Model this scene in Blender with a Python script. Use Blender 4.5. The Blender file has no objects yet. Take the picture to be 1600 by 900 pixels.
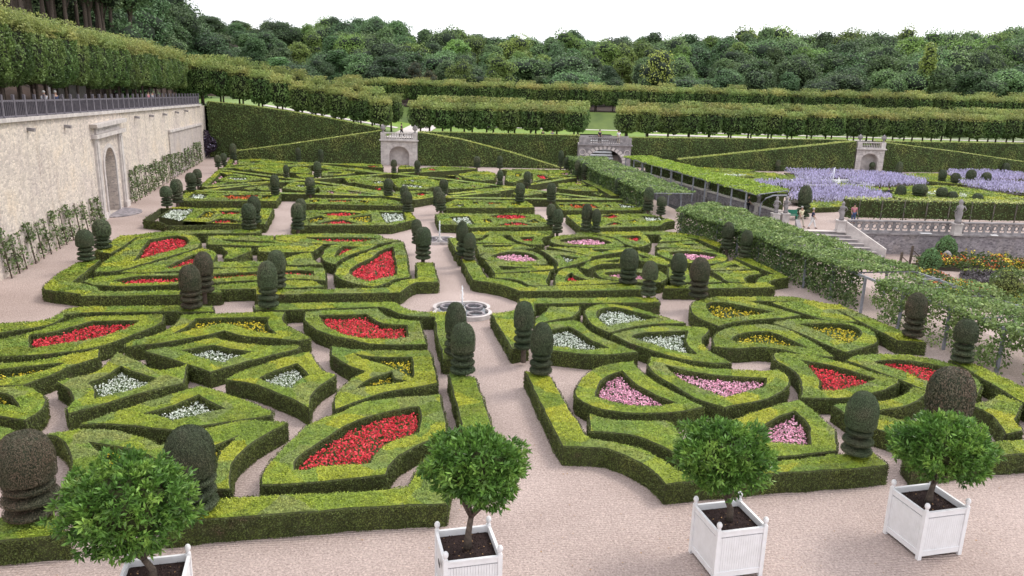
import bpy, math, random
import numpy as np
from mathutils import Vector, Matrix, noise as mnoise
from mathutils.geometry import tessellate_polygon
RNG = np.random.default_rng(7); random.seed(7)
PI = math.pi
SC = bpy.context.scene
COL = SC.collection

# ------------------------------------------------------------------ camera
F = 1242.0; PIT = math.radians(15.1); ROLL = 0.028; CH = 12.0
def _basis():
    cp, sp = math.cos(PIT), math.sin(PIT)
    f = np.array([0, cp, -sp]); u0 = np.array([0, sp, cp]); r0 = np.array([1.0, 0, 0])
    c, s = math.cos(ROLL), math.sin(ROLL)
    return f, c*r0 + s*u0, -s*r0 + c*u0
CF, CR, CU = _basis(); CC = np.array([0, 0, CH])
cam = bpy.data.cameras.new('camera'); camo = bpy.data.objects.new('camera', cam); COL.objects.link(camo)
cam.sensor_width = 36; cam.lens = 36*F/1600; cam.clip_end = 3000; cam.clip_start = 0.1
camo.matrix_world = Matrix(((CR[0], CU[0], -CF[0], 0), (CR[1], CU[1], -CF[1], 0), (CR[2], CU[2], -CF[2], CH), (0, 0, 0, 1)))
SC.camera = camo

# ------------------------------------------------------------------ world, sun, exposure
SUN_EL, SUN_AZ = math.radians(52), math.radians(62)      # azimuth from +y towards +x
w = bpy.data.worlds.new('World'); SC.world = w; w.use_nodes = True
nt = w.node_tree; nt.nodes.clear()
out = nt.nodes.new('ShaderNodeOutputWorld'); bg = nt.nodes.new('ShaderNodeBackground')
sky = nt.nodes.new('ShaderNodeTexSky'); sky.sky_type = 'NISHITA'; sky.sun_disc = False
sky.sun_elevation = SUN_EL; sky.sun_rotation = SUN_AZ; sky.dust_density = 2.0
mx = nt.nodes.new('ShaderNodeMixRGB'); tc = nt.nodes.new('ShaderNodeTexCoord')
ns = nt.nodes.new('ShaderNodeTexNoise'); ns.inputs['Scale'].default_value = 2.2; ns.inputs['Detail'].default_value = 5
cr = nt.nodes.new('ShaderNodeMapRange'); cr.inputs['From Min'].default_value = .3; cr.inputs['From Max'].default_value = .7
cr.inputs['To Min'].default_value = .86; cr.inputs['To Max'].default_value = .98
nt.links.new(tc.outputs['Generated'], ns.inputs['Vector']); nt.links.new(ns.outputs['Fac'], cr.inputs['Value'])
nt.links.new(cr.outputs[0], mx.inputs['Fac']); nt.links.new(sky.outputs[0], mx.inputs['Color1'])
mx.inputs['Color2'].default_value = (9.2, 9.3, 9.8, 1)                        # thin bright cloud
nt.links.new(mx.outputs[0], bg.inputs['Color']); bg.inputs['Strength'].default_value = 0.125
nt.links.new(bg.outputs[0], out.inputs[0])
sun = bpy.data.lights.new('sun', 'SUN'); sun.energy = 1.35; sun.angle = math.radians(18); sun.color = (1, .95, .86)
suno = bpy.data.objects.new('sun', sun); COL.objects.link(suno)
sd = Vector((math.sin(SUN_AZ)*math.cos(SUN_EL), math.cos(SUN_AZ)*math.cos(SUN_EL), math.sin(SUN_EL)))
suno.rotation_euler = sd.to_track_quat('Z', 'Y').to_euler(); suno.location = (0, 0, 60)
SC.view_settings.view_transform = 'Standard'; SC.view_settings.look = 'None'
SC.view_settings.exposure = 0.57; SC.view_settings.gamma = 1; SC.view_settings.use_curve_mapping = False
SC.cycles.max_bounces = 5; SC.cycles.diffuse_bounces = 3; SC.cycles.transparent_max_bounces = 6
SC.cycles.sample_clamp_indirect = 4

# ------------------------------------------------------------------ picture ray -> place in the world
def ray(px, py): return CF + ((px-800)/F)*CR - ((py-450)/F)*CU
def at(px, py, z=0.0):
    d = ray(px, py); t = (z-CH)/d[2]; return CC + t*d
def proj(p):
    v = np.array(p, float)-CC; zc = v@CF
    return 800+F*(v@CR)/zc, 450-F*(v@CU)/zc
def on_plane(px, py, A, B):                       # vertical plane through A-B -> (s along A-B, z)
    A = np.array(A[:2], float); B = np.array(B[:2], float); L = np.linalg.norm(B-A); ux = (B-A)/L
    n = np.array([-ux[1], ux[0]]); d = ray(px, py); t = ((A-CC[:2])@n)/(d[:2]@n)
    P = CC+t*d; return float((P[:2]-A)@ux), float(P[2])
def z_of(x, y, py):                               # height above (x,y) that shows at picture row py
    lo, hi = -6.0, 60.0
    for _ in range(40):
        m = (lo+hi)/2
        if proj((x, y, m))[1] > py: lo = m
        else: hi = m
    return lo

# ------------------------------------------------------------------ object bookkeeping
def tag(o, label=None, cat=None, group=None, kind=None):
    if label: o['label'] = label
    if cat: o['category'] = cat
    if group: o['group'] = group
    if kind: o['kind'] = kind
    return o
def empty(name, loc, label=None, cat=None, group=None, rz=0):
    o = bpy.data.objects.new(name, None); COL.objects.link(o); o.location = loc; o.rotation_euler = (0, 0, rz)
    o.empty_display_size = .3
    return tag(o, label, cat, group)
KIDS = {}
def copy_tree(o, parent=None):
    c = o.copy(); COL.objects.link(c); c.parent = parent
    KIDS[c.name] = []
    for ch in KIDS.get(o.name, []):
        KIDS[c.name].append(copy_tree(ch, c))
    return c

class MB:
    """collects numpy vertex / face blocks and links them as one mesh object"""
    def __init__(s): s.v = []; s.f = []; s.n = 0
    def add(s, v, faces, m=0, smooth=False):
        v = np.asarray(v, float).reshape(-1, 3)
        if len(v) == 0 or len(faces) == 0: return s
        if isinstance(faces, np.ndarray):
            s.f.append((faces+s.n, m, smooth))
        else:
            by = {}
            for q in faces: by.setdefault(len(q), []).append(q)
            for k, q in by.items(): s.f.append((np.array(q, int)+s.n, m, smooth))
        s.v.append(v); s.n += len(v); return s
    def box(s, c, size, rz=0, m=0):
        x, y, z = np.array(size)/2
        v = np.array([(a*x, b*y, d*z) for d in (-1, 1) for b in (-1, 1) for a in (-1, 1)])
        ca, sa = math.cos(rz), math.sin(rz)
        v = np.stack([v[:, 0]*ca-v[:, 1]*sa, v[:, 0]*sa+v[:, 1]*ca, v[:, 2]], 1)+np.array(c)
        return s.add(v, [(0, 2, 3, 1), (4, 5, 7, 6), (0, 1, 5, 4), (2, 6, 7, 3), (0, 4, 6, 2), (1, 3, 7, 5)], m)
    def beam(s, a, b, wx, wz, m=0):              # rectangular bar from a to b
        a = np.array(a, float); b = np.array(b, float); d = b-a; L = np.linalg.norm(d); d /= L
        up = np.array([0, 0, 1.0]) if abs(d[2]) < .9 else np.array([1.0, 0, 0])
        r = np.cross(d, up); r /= np.linalg.norm(r); u = np.cross(r, d)
        v = [p+i*r*wx/2+j*u*wz/2 for p in (a, b) for j in (-1, 1) for i in (-1, 1)]
        return s.add(v, [(0, 2, 3, 1), (4, 5, 7, 6), (0, 1, 5, 4), (2, 6, 7, 3), (0, 4, 6, 2), (1, 3, 7, 5)], m)
    def tube(s, pts, rad, n=8, m=0, smooth=True):
        pts = np.array(pts, float); rad = np.broadcast_to(rad, (len(pts),)); V = []; Fc = []
        for i, p in enumerate(pts):
            d = pts[min(i+1, len(pts)-1)]-pts[max(i-1, 0)]; d = d/ (np.linalg.norm(d)+1e-9)
            up = np.array([0, 0, 1.0]) if abs(d[2]) < .9 else np.array([1.0, 0, 0])
            r = np.cross(d, up); r /= np.linalg.norm(r); u = np.cross(r, d)
            for k in range(n):
                a = 2*PI*k/n; V.append(p+rad[i]*(math.cos(a)*r+math.sin(a)*u))
        for i in range(len(pts)-1):
            for k in range(n):
                Fc.append((i*n+k, i*n+(k+1) % n, (i+1)*n+(k+1) % n, (i+1)*n+k))
        V.append(pts[0]); V.append(pts[-1]); a0 = len(V)-2
        for k in range(n):
            Fc.append((a0, (k+1) % n, k)); Fc.append((a0+1, (len(pts)-1)*n+k, (len(pts)-1)*n+(k+1) % n))
        return s.add(V, Fc, m, smooth)
    def lathe(s, prof, n=24, c=(0, 0, 0), m=0, jit=0.0, smooth=True, rng=None):
        V = []; Fc = []
        for i, (r, z) in enumerate(prof):
            for k in range(n):
                a = 2*PI*k/n; x, y = math.cos(a), math.sin(a)
                rr = r*(1+jit*mnoise.noise(Vector((x*2.2+c[0], y*2.2, z*2.2)))) if jit else r
                V.append((c[0]+rr*x, c[1]+rr*y, c[2]+z))
        for i in range(len(prof)-1):
            for k in range(n):
                Fc.append((i*n+k, i*n+(k+1) % n, (i+1)*n+(k+1) % n, (i+1)*n+k))
        return s.add(V, Fc, m, smooth)
    def prism(s, outer, holes, O, ux, uy, un, depth, m=0, back=True):
        """outline (and holes) in the (ux,uy) plane pushed along un by depth"""
        O, ux, uy, un = [np.array(a, float) for a in (O, ux, uy, un)]
        loops = [outer]+list(holes); flat = [p for l in loops for p in l]
        tris = tessellate_polygon([[Vector((p[0], p[1], 0)) for p in l] for l in loops])
        P = np.array([O+p[0]*ux+p[1]*uy for p in flat]); N = len(P)
        V = np.concatenate([P, P+un*depth]); Fc = [tuple(t) for t in tris]
        if back: Fc += [tuple(i+N for i in reversed(t)) for t in tris]
        b = 0
        for l in loops:
            k = len(l)
            for i in range(k):
                j = (i+1) % k; Fc.append((b+i, b+j, b+j+N, b+i+N))
            b += k
        return s.add(V, Fc, m)
    def build(s, name, mats, parent=None, origin=None, label=None, cat=None, group=None, kind=None):
        if not isinstance(mats, (list, tuple)): mats = [mats]
        V = np.concatenate(s.v)
        if origin is None and parent is None:
            origin = np.array([(V[:, 0].min()+V[:, 0].max())/2, (V[:, 1].min()+V[:, 1].max())/2, V[:, 2].min()])
        if origin is None: origin = np.zeros(3)
        V = V-np.array(origin)
        me = bpy.data.meshes.new(name); me.vertices.add(len(V)); me.vertices.foreach_set('co', V.ravel())
        cnt = np.concatenate([np.full(len(a), a.shape[1]) for a, _, _ in s.f])
        li = np.concatenate([a.ravel() for a, _, _ in s.f])
        mi = np.concatenate([np.full(len(a), m) for a, m, _ in s.f]); sm = np.concatenate([np.full(len(a), x) for a, _, x in s.f])
        st = np.concatenate([[0], np.cumsum(cnt)[:-1]])
        me.loops.add(len(li)); me.loops.foreach_set('vertex_index', li.astype(np.int32))
        me.polygons.add(len(cnt)); me.polygons.foreach_set('loop_start', st.astype(np.int32))
        me.polygons.foreach_set('loop_total', cnt.astype(np.int32))
        me.polygons.foreach_set('material_index', mi.astype(np.int32)); me.polygons.foreach_set('use_smooth', sm.astype(bool))
        for m in mats: me.materials.append(m)
        me.update(calc_edges=True)
        o = bpy.data.objects.new(name, me); COL.objects.link(o); o.location = origin
        if parent is not None:
            o.parent = parent; KIDS.setdefault(parent.name, []).append(o)
        return tag(o, label, cat, group, kind)

def wavy(L, amp, k=.8):
    return L+amp*np.array([[mnoise.noise(Vector((p[0]*k, p[1]*k, 1.3))), mnoise.noise(Vector((p[0]*k, p[1]*k, 9.1)))] for p in L])
def leaves(P, N, size, tilt=.7, lift=.0, aspect=.6, rng=RNG):
    """one small rhombic leaf card per point, turned about its surface normal"""
    n = len(P); P = np.asarray(P, float); N = np.asarray(N, float)
    R = rng.normal(size=(n, 3)); Nn = N+tilt*R; Nn /= np.linalg.norm(Nn, axis=1)[:, None]+1e-9
    T = rng.normal(size=(n, 3)); T -= (T*Nn).sum(1)[:, None]*Nn; T /= np.linalg.norm(T, axis=1)[:, None]+1e-9
    B = np.cross(Nn, T); sz = (size*rng.uniform(.6, 1.35, n))[:, None] if np.ndim(size) == 0 else (size*rng.uniform(.6, 1.35, n))[:, None]
    c = P+N*(lift*rng.uniform(-.3, 1, n))[:, None]
    V = np.stack([c-T*sz*.5, c+B*sz*.5*aspect, c+T*sz*.5, c-B*sz*.5*aspect], 1).reshape(-1, 3)
    Fc = np.arange(4*n).reshape(n, 4); return V, Fc
def sample_tris(T, dens, rng=RNG):
    """random points on triangles T (n,3,3), dens per m2 -> points, normals"""
    T = np.asarray(T, float); c = np.cross(T[:, 1]-T[:, 0], T[:, 2]-T[:, 0]); a = np.linalg.norm(c, axis=1)/2
    tot = a.sum(); n = int(tot*dens)
    if n < 1: return np.zeros((0, 3)), np.zeros((0, 3))
    k = rng.choice(len(T), n, p=a/tot); u, v = rng.random((2, n)); q = u+v > 1; u[q] = 1-u[q]; v[q] = 1-v[q]
    P = T[k, 0]+(T[k, 1]-T[k, 0])*u[:, None]+(T[k, 2]-T[k, 0])*v[:, None]
    return P, c[k]/(2*a[k][:, None]+1e-12)

# ------------------------------------------------------------------ materials
def mat(name): 
    m = bpy.data.materials.new(name); m.use_nodes = True; t = m.node_tree
    return m, t, t.nodes['Principled BSDF'], t.nodes['Material Output']
def ramp(t, fac, stops, interp='LINEAR'):
    r = t.nodes.new('ShaderNodeValToRGB'); e = r.color_ramp; e.interpolation = interp
    while len(e.elements) < len(stops): e.elements.new(.5)
    for i, (p, c) in enumerate(stops): e.elements[i].position = p; e.elements[i].color = (*c, 1)
    t.links.new(fac, r.inputs[0]); return r.outputs[0]
def noise_(t, scale, detail=3, vec=None, rough=.5):
    n = t.nodes.new('ShaderNodeTexNoise'); n.inputs['Scale'].default_value = scale; n.inputs['Detail'].default_value = detail
    n.inputs['Roughness'].default_value = rough
    if vec is None:
        g = t.nodes.new('ShaderNodeNewGeometry'); vec = g.outputs['Position']
    t.links.new(vec, n.inputs['Vector']); return n.outputs['Fac']
def mixc(t, a, b, fac, mode='MIX'):
    m = t.nodes.new('ShaderNodeMixRGB'); m.blend_type = mode
    for s, x in ((m.inputs[0], fac), (m.inputs[1], a), (m.inputs[2], b)):
        if hasattr(x, 'is_linked') or isinstance(x, bpy.types.NodeSocket): t.links.new(x, s)
        elif isinstance(x, (int, float)): s.default_value = x
        else: s.default_value = (*x, 1)
    return m.outputs[0]
def relief(P, N, amp, k=1.7):
    n = np.array([mnoise.noise(Vector((p[0]*k, p[1]*k, p[2]*k))) for p in P]); return P+N*(amp*(n*.9+.4))[:, None]
def leaf_mat(name, stops, scale=.55, var=.5, trans=.25, rough=.55, detail=3, obj_var=0.0, fine=None):
    """foliage: broad patches of colour, each leaf a little different, some light through"""
    m, t, b, o = mat(name)
    c = ramp(t, noise_(t, scale, detail), stops)
    if fine: c = mixc(t, c, ramp(t, noise_(t, fine[0], 2), fine[1]), .5, 'MULTIPLY')
    g = t.nodes.new('ShaderNodeNewGeometry'); mr = t.nodes.new('ShaderNodeMapRange')
    mr.inputs['To Min'].default_value = 1-var; mr.inputs['To Max'].default_value = 1+var
    t.links.new(g.outputs['Random Per Island'], mr.inputs['Value'])
    v = t.nodes.new('ShaderNodeHueSaturation'); t.links.new(c, v.inputs['Color']); t.links.new(mr.outputs[0], v.inputs['Value'])
    if obj_var:
        oi = t.nodes.new('ShaderNodeObjectInfo'); m2 = t.nodes.new('ShaderNodeMapRange')
        m2.inputs['To Min'].default_value = 1-obj_var; m2.inputs['To Max'].default_value = 1+obj_var
        t.links.new(oi.outputs['Random'], m2.inputs['Value'])
        v2 = t.nodes.new('ShaderNodeHueSaturation'); t.links.new(v.outputs[0], v2.inputs['Color']); t.links.new(m2.outputs[0], v2.inputs['Value'])
        m3 = t.nodes.new('ShaderNodeMapRange'); m3.inputs['To Min'].default_value = .5-obj_var*.06; m3.inputs['To Max'].default_value = .5+obj_var*.08
        mm = t.nodes.new('ShaderNodeMath'); mm.operation = 'FRACT'; mu = t.nodes.new('ShaderNodeMath'); mu.operation = 'MULTIPLY'; mu.inputs[1].default_value = 7.3
        t.links.new(oi.outputs['Random'], mu.inputs[0]); t.links.new(mu.outputs[0], mm.inputs[0]); t.links.new(mm.outputs[0], m3.inputs['Value'])
        t.links.new(m3.outputs[0], v2.inputs['Hue']); v = v2
    t.links.new(v.outputs[0], b.inputs['Base Color']); b.inputs['Roughness'].default_value = rough
    b.inputs['Specular IOR Level'].default_value = .3
    if trans:
        tr = t.nodes.new('ShaderNodeBsdfTranslucent'); t.links.new(v.outputs[0], tr.inputs['Color'])
        ms = t.nodes.new('ShaderNodeMixShader'); ms.inputs[0].default_value = trans
        t.links.new(b.outputs[0], ms.inputs[1]); t.links.new(tr.outputs[0], ms.inputs[2]); t.links.new(ms.outputs[0], o.inputs[0])
    return m
def solid(name, c1, c2=None, scale=3, rough=.8, bump=0, bscale=20, spec=.3, metal=0):
    m, t, b, o = mat(name); c2 = c2 or tuple(x*.75 for x in c1)
    t.links.new(ramp(t, noise_(t, scale, 5, rough=.6), [(.3, c2), (.7, c1)]), b.inputs['Base Color'])
    b.inputs['Roughness'].default_value = rough; b.inputs['Specular IOR Level'].default_value = spec; b.inputs['Metallic'].default_value = metal
    if bump:
        bp = t.nodes.new('ShaderNodeBump'); bp.inputs['Strength'].default_value = bump; bp.inputs['Distance'].default_value = .03
        t.links.new(noise_(t, bscale, 4), bp.inputs['Height']); t.links.new(bp.outputs[0], b.inputs['Normal'])
    return m
M = {}
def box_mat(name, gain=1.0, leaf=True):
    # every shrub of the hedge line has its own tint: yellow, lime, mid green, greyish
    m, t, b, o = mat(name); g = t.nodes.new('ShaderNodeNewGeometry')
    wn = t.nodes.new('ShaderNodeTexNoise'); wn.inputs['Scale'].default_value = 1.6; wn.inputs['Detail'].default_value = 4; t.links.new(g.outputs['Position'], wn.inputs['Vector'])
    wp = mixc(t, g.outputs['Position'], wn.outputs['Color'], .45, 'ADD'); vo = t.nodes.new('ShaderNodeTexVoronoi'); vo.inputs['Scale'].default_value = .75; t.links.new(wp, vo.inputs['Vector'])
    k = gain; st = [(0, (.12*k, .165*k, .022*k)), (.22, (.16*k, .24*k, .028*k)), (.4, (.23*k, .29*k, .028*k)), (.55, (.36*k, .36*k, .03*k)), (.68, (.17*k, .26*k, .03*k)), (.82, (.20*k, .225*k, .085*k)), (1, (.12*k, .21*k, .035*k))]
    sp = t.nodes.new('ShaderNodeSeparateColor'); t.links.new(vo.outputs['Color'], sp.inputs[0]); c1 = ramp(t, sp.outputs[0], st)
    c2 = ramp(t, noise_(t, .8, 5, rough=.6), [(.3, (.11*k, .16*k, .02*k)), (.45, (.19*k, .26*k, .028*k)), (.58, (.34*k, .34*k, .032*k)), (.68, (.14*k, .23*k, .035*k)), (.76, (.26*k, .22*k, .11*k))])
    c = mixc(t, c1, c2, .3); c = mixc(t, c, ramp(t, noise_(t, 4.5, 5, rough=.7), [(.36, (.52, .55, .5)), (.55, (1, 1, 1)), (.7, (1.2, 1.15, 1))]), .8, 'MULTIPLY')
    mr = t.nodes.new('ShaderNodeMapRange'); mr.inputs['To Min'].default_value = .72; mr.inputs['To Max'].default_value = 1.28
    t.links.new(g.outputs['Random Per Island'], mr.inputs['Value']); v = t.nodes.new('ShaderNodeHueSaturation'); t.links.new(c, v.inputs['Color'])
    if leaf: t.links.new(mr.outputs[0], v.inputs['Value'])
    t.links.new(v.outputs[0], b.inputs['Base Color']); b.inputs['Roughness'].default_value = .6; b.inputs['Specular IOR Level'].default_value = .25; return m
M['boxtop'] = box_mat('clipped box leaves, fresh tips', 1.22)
M['boxside'] = leaf_mat('clipped box leaves, older', [(.28, (.12, .092, .052)), (.38, (.088, .115, .03)), (.55, (.118, .15, .036)), (.7, (.155, .18, .045))], scale=1.0, var=.3, trans=.12, detail=4, fine=(6, [(.34, (.42, .34, .30)), (.55, (1, 1, 1)), (.7, (1.3, 1.3, 1.2))]))  # older side leaves, also coloured darker because the sides get less sun
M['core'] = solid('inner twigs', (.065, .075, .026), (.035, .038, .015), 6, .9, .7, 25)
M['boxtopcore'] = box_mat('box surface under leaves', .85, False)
M['yew'] = leaf_mat('clipped yew', [(.3, (.060, .088, .042)), (.5, (.085, .108, .056)), (.7, (.12, .118, .072))], scale=1.2, var=.45, trans=.05, obj_var=.25)
M['yewcore'] = solid('yew under leaves', (.05, .06, .034), (.03, .034, .02), 6, .9)
M['yewred'] = leaf_mat('clipped yew browned by sun', [(.3, (.070, .076, .042)), (.5, (.10, .086, .055)), (.7, (.14, .098, .068))], scale=1.2, var=.45, trans=.05)
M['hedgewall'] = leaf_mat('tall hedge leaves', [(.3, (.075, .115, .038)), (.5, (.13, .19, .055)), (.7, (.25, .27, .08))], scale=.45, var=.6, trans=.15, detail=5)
M['hedgewalltop'] = leaf_mat('tall hedge pale top', [(.3, (.32, .38, .10)), (.7, (.50, .52, .18))], scale=.6, var=.4, trans=.15)  # top leaves coloured paler than the hedge faces
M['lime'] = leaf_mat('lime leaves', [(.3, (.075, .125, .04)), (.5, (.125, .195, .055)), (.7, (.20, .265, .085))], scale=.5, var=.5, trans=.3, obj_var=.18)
M['limetiplit'] = leaf_mat('lime shoots and lit crown top', [(.3, (.20, .26, .08)), (.5, (.28, .32, .10)), (.7, (.38, .35, .12))], scale=.35, var=.4, trans=.35, obj_var=.2)  # young shoots; also paints the crown tops as yellow-lit
M['limecore'] = solid('lime crown dark core', (.020, .026, .010), (.01, .013, .006), 3, .95)  # dark body added inside each crown to stop light passing through
for k, st in dict(forestA=[(.3, (.095, .16, .065)), (.7, (.18, .28, .105))], forestB=[(.3, (.14, .22, .06)), (.7, (.26, .36, .09))], forestC=[(.3, (.07, .12, .055)), (.7, (.13, .20, .085))], forestY=[(.3, (.24, .30, .07)), (.7, (.38, .42, .10))], forestR=[(.3, (.09, .075, .04)), (.7, (.14, .12, .06))]).items():
    M[k] = leaf_mat('woodland leaves '+k, st, scale=.12, var=.45, trans=.25, obj_var=.3, detail=4)
M['forestcore'] = solid('woodland dark inside', (.035, .05, .03), (.02, .028, .02), .5, .95)
M['orange'] = leaf_mat('glossy orange tree leaves', [(.3, (.06, .135, .028)), (.5, (.11, .22, .04)), (.7, (.24, .37, .07))], scale=1.6, var=.5, trans=.22, rough=.35)
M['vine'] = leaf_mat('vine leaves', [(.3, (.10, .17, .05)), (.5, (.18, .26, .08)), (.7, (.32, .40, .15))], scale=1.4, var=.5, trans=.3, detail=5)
M['vineside'] = leaf_mat('vine leaves darkened for shaded sides', [(.3, (.06, .10, .035)), (.5, (.10, .155, .05)), (.7, (.18, .24, .08))], scale=1.4, var=.6, trans=.25, detail=5)  # darker copy of the vine leaves, side shade put into the colour
M['trellis'] = leaf_mat('bright pergola leaves', [(.3, (.22, .34, .04)), (.7, (.36, .46, .07))], scale=1.0, var=.35, trans=.3)
M['climber'] = leaf_mat('climbing plant leaves', [(.3, (.09, .14, .05)), (.7, (.19, .24, .10))], scale=2, var=.5, trans=.2)
def petal(name, a, b): return leaf_mat(name, [(.3, a), (.7, b)], scale=3, var=.5, trans=.2, rough=.6)
M['r'] = petal('red petals', (.62, .035, .06), (.80, .09, .11)); M['p'] = petal('pink petals', (.76, .36, .50), (.90, .56, .68))
M['w'] = petal('white petals', (.66, .72, .62), (.84, .86, .80)); M['y'] = petal('yellow petals', (.58, .46, .03), (.72, .60, .06))
M['o'] = petal('orange red petals', (.55, .09, .03), (.68, .16, .05)); M['l'] = petal('lavender spikes', (.39, .355, .55), (.57, .52, .71))
M['fg'] = leaf_mat('bedding leaves', [(.3, (.045, .08, .018)), (.7, (.09, .13, .03))], scale=3, var=.5)
M['bark'] = solid('bark', (.15, .115, .09), (.06, .048, .04), 9, .95, .8, 30)
M['barkpale'] = solid('pale bark', (.17, .15, .13), (.08, .07, .06), 6, .95, .5, 20)
M['soil'] = solid('dark soil', (.05, .028, .025), (.02, .012, .011), 14, .95, 1, 60)
M['bedsoil'] = solid('bed soil', (.06, .045, .03), (.03, .022, .016), 6, .95)
M['white'] = solid('white painted wood', (.80, .79, .80), (.71, .70, .70), 4, .5)
M['groove'] = solid('shadowed joint', (.28, .27, .30), (.2, .2, .22), 5, .8)
M['slate'] = solid('dark label plate', (.03, .035, .035), None, 5, .5)
M['stone'] = solid('pale limestone', (.62, .57, .54), (.38, .34, .33), 1.9, .85, .4, 14)
M['greystone'] = solid('grey limestone', (.36, .33, .33), (.16, .145, .15), 1.8, .9, .5, 9)
M['paving'] = solid('pale paving', (.62, .56, .53), (.50, .45, .43), 1, .9)
M['iron'] = solid('weathered grey timber', (.17, .155, .175), (.10, .09, .11), 4, .8)
M['beam'] = solid('grey pergola timber', (.30, .31, .35), (.18, .18, .2), 4, .7)
M['lawn'] = leaf_mat('mown lawn', [(.3, (.13, .22, .025)), (.7, (.20, .30, .04))], scale=.2, var=0, trans=0, detail=6)
M['bank'] = leaf_mat('rough grass bank', [(.3, (.06, .10, .02)), (.7, (.12, .17, .035))], scale=.4, var=0, trans=0, detail=6)
M['hill'] = solid('woodland floor', (.07, .045, .036), (.03, .022, .018), .3, .95)
def gravel():
    m, t, b, o = mat('raked gravel'); g = t.nodes.new('ShaderNodeNewGeometry'); P = g.outputs['Position']
    big = ramp(t, noise_(t, .22, 4), [(.3, (.375, .295, .265)), (.7, (.48, .385, .35))])
    fine = ramp(t, noise_(t, 16, 3, rough=.8), [(.32, (.55, .53, .53)), (.5, (1, 1, 1)), (.66, (1.4, 1.37, 1.35))])
    vo = t.nodes.new('ShaderNodeTexVoronoi'); vo.inputs['Scale'].default_value = 26; t.links.new(P, vo.inputs['Vector'])
    c = mixc(t, big, fine, .75, 'MULTIPLY')
    sp = ramp(t, vo.outputs['Color'], [(.0, (.78, .76, .76)), (.6, (1, 1, 1)), (1, (1.25, 1.25, 1.25))]); c = mixc(t, c, sp, .8, 'MULTIPLY')
    t.links.new(c, b.inputs['Base Color']); b.inputs['Roughness'].default_value = .95; b.inputs['Specular IOR Level'].default_value = .15
    # rake lines
    mp = t.nodes.new('ShaderNodeMapping'); mp.inputs['Rotation'].default_value = (0, 0, math.radians(82)); t.links.new(P, mp.inputs['Vector'])
    wv = t.nodes.new('ShaderNodeTexWave'); wv.inputs['Scale'].default_value = 3.1; wv.inputs['Distortion'].default_value = 3.5; wv.inputs['Detail'].default_value = 2; wv.inputs['Detail Scale'].default_value = .35
    t.links.new(mp.outputs[0], wv.inputs['Vector'])
    ad = t.nodes.new('ShaderNodeMath'); ad.operation = 'MULTIPLY_ADD'; ad.inputs[1].default_value = 1.6
    t.links.new(noise_(t, 18, 3), ad.inputs[0]); t.links.new(wv.outputs['Fac'], ad.inputs[2])
    bp = t.nodes.new('ShaderNodeBump'); bp.inputs['Strength'].default_value = .8; bp.inputs['Distance'].default_value = .03
    t.links.new(ad.outputs[0], bp.inputs['Height']); t.links.new(bp.outputs[0], b.inputs['Normal']); return m
M['gravel'] = gravel()
def rubble(name, c1, c2, mort, sx=1.6, sy=3.2, stain=True):
    m, t, b, o = mat(name); g = t.nodes.new('ShaderNodeNewGeometry'); P = g.outputs['Position']
    mp = t.nodes.new('ShaderNodeMapping'); mp.inputs['Scale'].default_value = (sx, sx, sy); t.links.new(P, mp.inputs['Vector'])
    vo = t.nodes.new('ShaderNodeTexVoronoi'); vo.inputs['Scale'].default_value = 1.5; t.links.new(mp.outputs[0], vo.inputs['Vector'])
    ve = t.nodes.new('ShaderNodeTexVoronoi'); ve.feature = 'DISTANCE_TO_EDGE'; ve.inputs['Scale'].default_value = 1.5; t.links.new(mp.outputs[0], ve.inputs['Vector'])
    c = ramp(t, vo.outputs['Color'], [(.1, c2), (.9, c1)])
    e = ramp(t, ve.outputs['Distance'], [(.0, (0, 0, 0)), (.09, (1, 1, 1))]); c = mixc(t, mort, c, e)
    if stain: c = mixc(t, c, ramp(t, noise_(t, .35, 6, rough=.65), [(.35, (.86, .83, .86)), (.55, (1, .98, .96)), (.7, (1.05, .98, .88))]), .8, 'MULTIPLY')
    if stain:
        ms = t.nodes.new('ShaderNodeMapping'); ms.inputs['Scale'].default_value = (.9, .9, .09); t.links.new(P, ms.inputs['Vector'])
        c = mixc(t, c, ramp(t, noise_(t, 1.3, 5, vec=ms.outputs[0], rough=.7), [(.34, (.70, .64, .60)), (.46, (.96, .94, .92)), (.62, (1.04, 1.0, .95))]), .7, 'MULTIPLY')
    t.links.new(c, b.inputs['Base Color']); b.inputs['Roughness'].default_value = .9; b.inputs['Specular IOR Level'].default_value = .2
    bp = t.nodes.new('ShaderNodeBump'); bp.inputs['Strength'].default_value = .5; bp.inputs['Distance'].default_value = .04
    t.links.new(e, bp.inputs['Height']); t.links.new(bp.outputs[0], b.inputs['Normal']); return m
M['wall'] = rubble('cream rubble masonry', (.74, .67, .60), (.44, .40, .37), (.66, .60, .54), 3.0, 5.0)
M['wallgrey'] = rubble('grey rubble masonry', (.38, .355, .38), (.17, .16, .18), (.30, .28, .30), 3.0, 5.0)
def water(name, c):
    m, t, b, o = mat(name); b.inputs['Base Color'].default_value = (*c, 1); b.inputs['Roughness'].default_value = .08
    bp = t.nodes.new('ShaderNodeBump'); bp.inputs['Strength'].default_value = .25; bp.inputs['Distance'].default_value = .02
    t.links.new(noise_(t, 5, 3), bp.inputs['Height']); t.links.new(bp.outputs[0], b.inputs['Normal']); return m
M['water'] = water('basin water', (.05, .055, .06))
m, t, b, o = mat('water spray'); b.inputs['Base Color'].default_value = (.9, .92, .95, 1); b.inputs['Roughness'].default_value = .3; M['jet'] = m
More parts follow.
